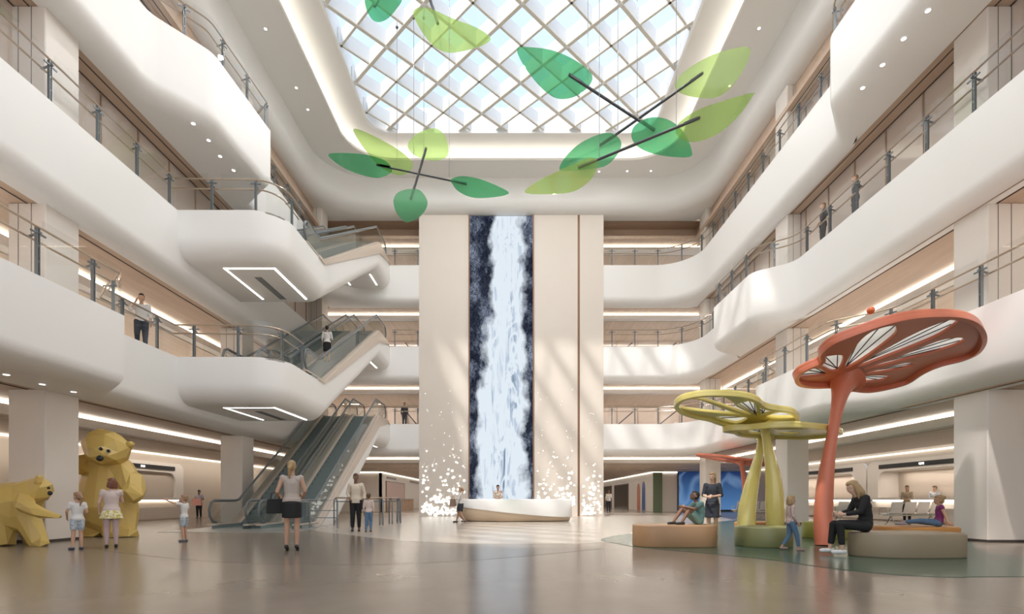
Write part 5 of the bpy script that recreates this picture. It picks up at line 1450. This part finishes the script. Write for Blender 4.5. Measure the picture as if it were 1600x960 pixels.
w4 = person('woman in sleeveless grey top and black skirt with her back turned, on the open floor', ground(456, 861), 1.70, PI + 0.32,
       pose(elA=(-.245, .03, 1.14), wrA=(-.21, -.17, 1.02), hdA=(.5, -.8, .3), elB=(.26, .06, 1.12), wrB=(.25, -.10, 1.02), hdB=(-.2, -1, 0)), 'tan', ('pony', 'blond'), ('top', GY, 0, .06), ('skirt', BK, .72), (.012, .012, .012), heel=True, face=-.15)
person('woman in cream cardigan and dark trousers facing the hall beside a boy', ground(556, 831), 1.78, 0.25,
       pose(elA=(-.24, .04, 1.14), wrA=(-.17, -.12, .99), elB=(.25, .02, 1.13), wrB=(.24, -.10, .92)), 'brown', ('short', 'brown'), ('cardigan', CR, 1.7, .12), ('trousers', BK, .92), (.012, .012, .012))
person('small boy in white shirt and blue jeans beside the woman in the cardigan', ground(576, 832), 1.16, PI + 0.1,
       pose(knA=(-.09, -.10, .50), anA=(-.10, .05, .10), anB=(.12, .02, .085)), 'tan', ('short', 'brown'), ('shirt', PK, 1.6, .06), ('jeans', DN, .95), (.012, .012, .012), child=1)
person('distant person in pale top holding a pink bag before the brown wall', ground(311, 810.5), 1.46, 0.2,
       pose(elA=(-.24, .02, 1.16), wrA=(-.14, -.18, 1.12), elB=(.24, .02, 1.16), wrB=(.14, -.18, 1.12)), 'brown', ('bun', 'black'), ('top', cloth('grey_blue', (.34, .34, .38)), .5, .0), ('trousers', BK, .95), detail=False)
person('woman in navy skirt carrying a brown bag in front of the reception desk', ground(720, 817), 1.50, -PI * .5,
       pose(elA=(-.2, -.12, 1.15), wrA=(-.10, -.34, 1.14), elB=(.2, -.12, 1.15), wrB=(.10, -.34, 1.14), knA=(-.09, -.1, .5), anA=(-.09, -.22, .09), anB=(.09, .20, .12)), 'tan', ('pony', 'light'), ('blouse', W_, 1.2, .0), ('skirt', NV, .85), (.10, .05, .03), detail=False)
person('receptionist in a flowered blouse standing behind the reception desk', (U(778, 780, 24.15).x, 24.15, 0), 1.66, 0.0,
       pose(elA=(-.2, -.05, 1.14), wrA=(-.08, -.22, 1.08), elB=(.2, -.05, 1.14), wrB=(.08, -.22, 1.08)), 'tan', ('bun', 'black'), ('blouse', speckle('flower_blouse', (.75, .7, .62), (.40, .25, .18), 14), 1.2, .1), ('skirt', NV, .9), detail=False)
person('man in white shirt and dark trousers walking down the corridor', ground(951, 802), 1.62, PI - .2,
       pose(knA=(-.09, -.1, .5), anA=(-.09, -.16, .09), anB=(.09, .18, .12)), 'tan', ('short', 'brown'), ('shirt', W_, 1.3, .05), ('trousers', NV, .95), detail=False)
person('smiling woman in dark V-neck dress standing behind the tan bench', (U(1113, 780, 13.2).x, 13.2, 0), 1.68, -0.5,
       pose(elA=(-.22, -.04, 1.14), wrA=(-.10, -.25, 1.08), hdA=(.6, -.7, 0), elB=(.23, -.02, 1.13), wrB=(.06, -.24, 1.10), hdB=(-.9, -.3, -.1)), 'fair', ('pony', 'blond'), ('dress_top', NV, 1.1, .1), ('dress_skirt', NV, .92), (.02, .02, .02), face=-.3)
# seated boy on the tan bench: hips on the bench top, knees drawn up, facing the pillar
SEATB = pose(pel=(0, .0, .12), waist=(0, .05, .26), chest=(0, .02, .46), neck=(0, -.06, .62), head=(0, -.13, .755), shA=(-.16, -.02, .57), shB=(.16, -.02, .57),
             elA=(-.2, -.22, .42), wrA=(-.12, -.42, .47), hdA=(.3, -1, .1), elB=(.2, -.22, .42), wrB=(.12, -.42, .47), hdB=(-.3, -1, .1),
             hiA=(-.085, -.02, .10), knA=(-.11, -.42, .42), anA=(-.10, -.66, .09), hiB=(.085, -.02, .10), knB=(.10, -.32, .42), anB=(.10, -.52, .09))
person('boy in teal T-shirt sitting with knees drawn up on the tan bench, chin raised', (U(1092, 780, 10.85).x, 10.85, .455), 1.40, -PI / 2 + .15, SEATB, 'brown', ('short', 'black'), ('t_shirt', TE, .6, .0), ('shorts', TE, .3), (.02, .015, .012), child=.6, seat=True, tilt=-.45)
person('little girl in pink flowered jacket and jeans walking across the green floor', ground(1236, 861), 1.05, PI / 2 - .1,
       pose(knA=(-.09, -.14, .50), anA=(-.09, -.20, .09), knB=(.09, .02, .49), anB=(.09, .24, .13), wrA=(-.2, -.12, .92), wrB=(.2, .04, .9)), 'warm', ('bob', 'blond'), ('jacket', FL, 1.9, .10), ('jeans', DN, .9), (.42, .28, .26), child=1)
SEATW = pose(pel=(0, 0, .10), waist=(0, .02, .24), chest=(0, -.03, .45), neck=(0, -.10, .62), head=(0, -.20, .755), shA=(-.165, -.06, .57), shB=(.165, -.06, .57),
             elA=(-.19, -.16, .33), wrA=(-.11, -.38, .28), hdA=(.3, -1, .0), elB=(.19, -.16, .33), wrB=(.11, -.38, .28), hdB=(-.3, -1, .0),
             hiA=(-.09, -.04, .08), knA=(-.10, -.46, .09), anA=(-.11, -.52, -.33), hiB=(.09, -.04, .08), knB=(.08, -.44, .11), anB=(.09, -.41, -.335))
person('long-haired woman in black sitting on the taupe bench looking at her phone', (U(1351, 780, 8.95).x, 8.95, .455), 1.72, -PI / 2 - .15, SEATW, 'fair', ('long', 'blond'), ('sweater', BK, 1.8, .0), ('trousers', BK, .88), (.72, .72, .72), seat=True, tilt=.35)
SEATG = pose(pel=(0, 0, .11), waist=(0, .03, .24), chest=(0, .04, .43), neck=(0, .03, .59), head=(0, .01, .735), shA=(-.15, .04, .55), shB=(.15, .04, .55),
             elA=(-.22, .10, .34), wrA=(-.24, .16, .12), hdA=(-.1, .6, -.4), elB=(.22, .10, .34), wrB=(.24, .16, .12), hdB=(.1, .6, -.4),
             hiA=(-.085, -.04, .09), knA=(-.10, -.44, .12), anA=(-.10, -.82, .09), hiB=(.085, -.04, .09), knB=(.09, -.42, .14), anB=(.09, -.80, .10))
person('girl in magenta top and jeans sitting on the orange bench, braided hair', (U(1466, 780, 10.55).x, 10.55, .445), 1.25, -PI / 2 - .5, SEATG, 'warm', ('bun', 'blond'), ('top', PU, .2, .0), ('jeans', DN, .93), (.3, .3, .35), child=.9, seat=True)
person('person in tan jacket waiting in front of the white counter', (16.2, U(0, 0, 21.0).y, 0), 1.55, -.9, pose(elA=(-.2, -.04, 1.14), wrA=(-.05, -.2, 1.1), elB=(.2, -.04, 1.14), wrB=(.05, -.2, 1.08)), 'tan', ('pony', 'brown'), ('jacket', cloth('tan_jacket', (.36, .28, .19)), 1.7, .1), ('trousers', BK, .95), detail=False)
person('clerk in pale grey shirt inside the niche behind the counter', (17.75, 21.5, 0), 1.55, -1.2, pose(elA=(-.2, -.04, 1.14), wrA=(-.05, -.2, 1.1), elB=(.2, -.04, 1.14), wrB=(.05, -.2, 1.1)), 'tan', ('short', 'brown'), ('shirt', cloth('grey_shirt', (.45, .47, .50)), 1.7, .0), ('trousers', BK, .95), detail=False)
person('visitor in white shirt and dark trousers with raised hand behind the first-storey balustrade', (-11.0, 15.2, Z2), 1.76, .6, pose(elA=(-.26, -.10, 1.20), wrA=(-.12, -.20, 1.45), hdA=(.3, 0, 1), knA=(-.10, -.12, .52), anA=(-.1, .06, .14)), 'warm', ('short', 'black'), ('shirt', W_, 1.2, .0), ('trousers', NV, .85), (.4, .3, .25), detail=False)
pe = person('person in white shirt and black skirt riding up the middle escalator', (-7.80, 21.65, 6.75), 1.55, PI + .1, pose(elA=(-.22, -.02, 1.14), wrA=(-.16, -.2, 1.05)), 'tan', ('bun', 'black'), ('shirt', W_, 1.3, .0), ('skirt', BK, .95), detail=False)
for (x, y, H, c, lb) in ((11.0, 18.1, 1.66, 'charcoal', 'shopper in charcoal behind the second-storey balustrade, further from us'), (11.0, 16.4, 1.56, 'slate', 'shopper in slate grey behind the second-storey balustrade, nearer to us')):
    person(lb, (x, y, Z3), H, -1.9, pose(elB=(.26, .05, 1.16), wrB=(.10, -.12, 1.0)), 'fair', ('short', 'light'), ('coat', cloth(c, (.05, .05, .055) if c == 'charcoal' else (.11, .11, .115)), 1.8, .1), ('trousers', cloth(c, (.05, .05, .05)), .95), detail=False)
person('dark-clad visitor far behind the rear balustrade near the pillar', (U(632, 0, 31).x, 31.0, Z2), 1.5, .3, None, 'tan', ('short', 'black'), ('coat', NV, 1.8, .15), ('trousers', NV, .95), detail=False)
for o in list(COL.objects):
    if o.name.startswith('person') and o.parent is None:
        l = o['label']
        base = Z2 if 'first-storey' in l or 'rear balustrade' in l else Z3 if 'second-storey' in l else None
        if base is not None:
            zmin = min(v.co.z for c in kids(o) for v in c.data.vertices); o.location.z = base + 0.002 - zmin
r_ = 4.48 / 22; t_ = 7.95 / 22; k_ = int((21.75 - 19.25) / t_)
zmin = min(v.co.z for c in kids(pe) for v in c.data.vertices); pe.location = (-7.80, 19.25 + (k_ + .5) * t_, Z2 + (k_ + 1) * r_ + 0.002 - zmin)

# ---------------------------------------------------------------- things the people carry
def bag(name, label, loc, rz, w, h, d, m, strap):
    root = empty(name, loc, rz); tag(root, label, 'bag')
    b = MB(); b.add([(-w * .42, -d / 2, h), (w * .42, -d / 2, h), (w * .5, -d * .7, 0), (-w * .5, -d * .7, 0), (-w * .42, d / 2, h), (w * .42, d / 2, h), (w * .5, d * .7, 0), (-w * .5, d * .7, 0)],
        [(0, 1, 2, 3), (7, 6, 5, 4), (0, 4, 5, 1), (3, 2, 6, 7), (1, 5, 6, 2), (0, 3, 7, 4)])
    o = b.build('bag_body', m, root)
    bv = o.modifiers.new('b', 'BEVEL'); bv.width = .015; bv.segments = 2
    for y in (-d / 2, d / 2): MB().tube([(-w * .25, y, h - .02), (-w * .2, y * .6, h + strap * .8), (0, 0, h + strap), (w * .2, y * .6, h + strap * .8), (w * .25, y, h - .02)], .008, 6).build('strap', m, root, smooth=50)
    return root
p = U(437, 795, 9.72); bag('handbag', 'black handbag hanging from the arm of the woman in the black skirt', (-4.56, 9.86, .72), .5, .32, .28, .10, BK, .13)
bag('handbag', 'brown bag held by the woman in the navy skirt', (-2.50, 21.62, .68), PI / 2, .62, .30, .16, cloth('bag_brown', (.25, .16, .12)), .12)
bag('handbag', 'pink bag held by the distant person', (-16.0, 25.98, .66), .2, .50, .36, .10, cloth('bag_pink', (.50, .25, .22)), .08)
p = U(570, 806, 15.0); bag('handbag', 'small black shoulder bag of the woman in the cardigan', (-4.50, 15.60, .68), 0, .22, .20, .08, BK, .1)
ph = empty('smartphone', (U(1337, 780, 8.95).x, 8.93, .775), .2, label='dark phone in the hands of the woman in black', cat='phone'); MB().box((-.07, -.038, 0), (.07, .038, .009)).build('case', M['black'], ph)
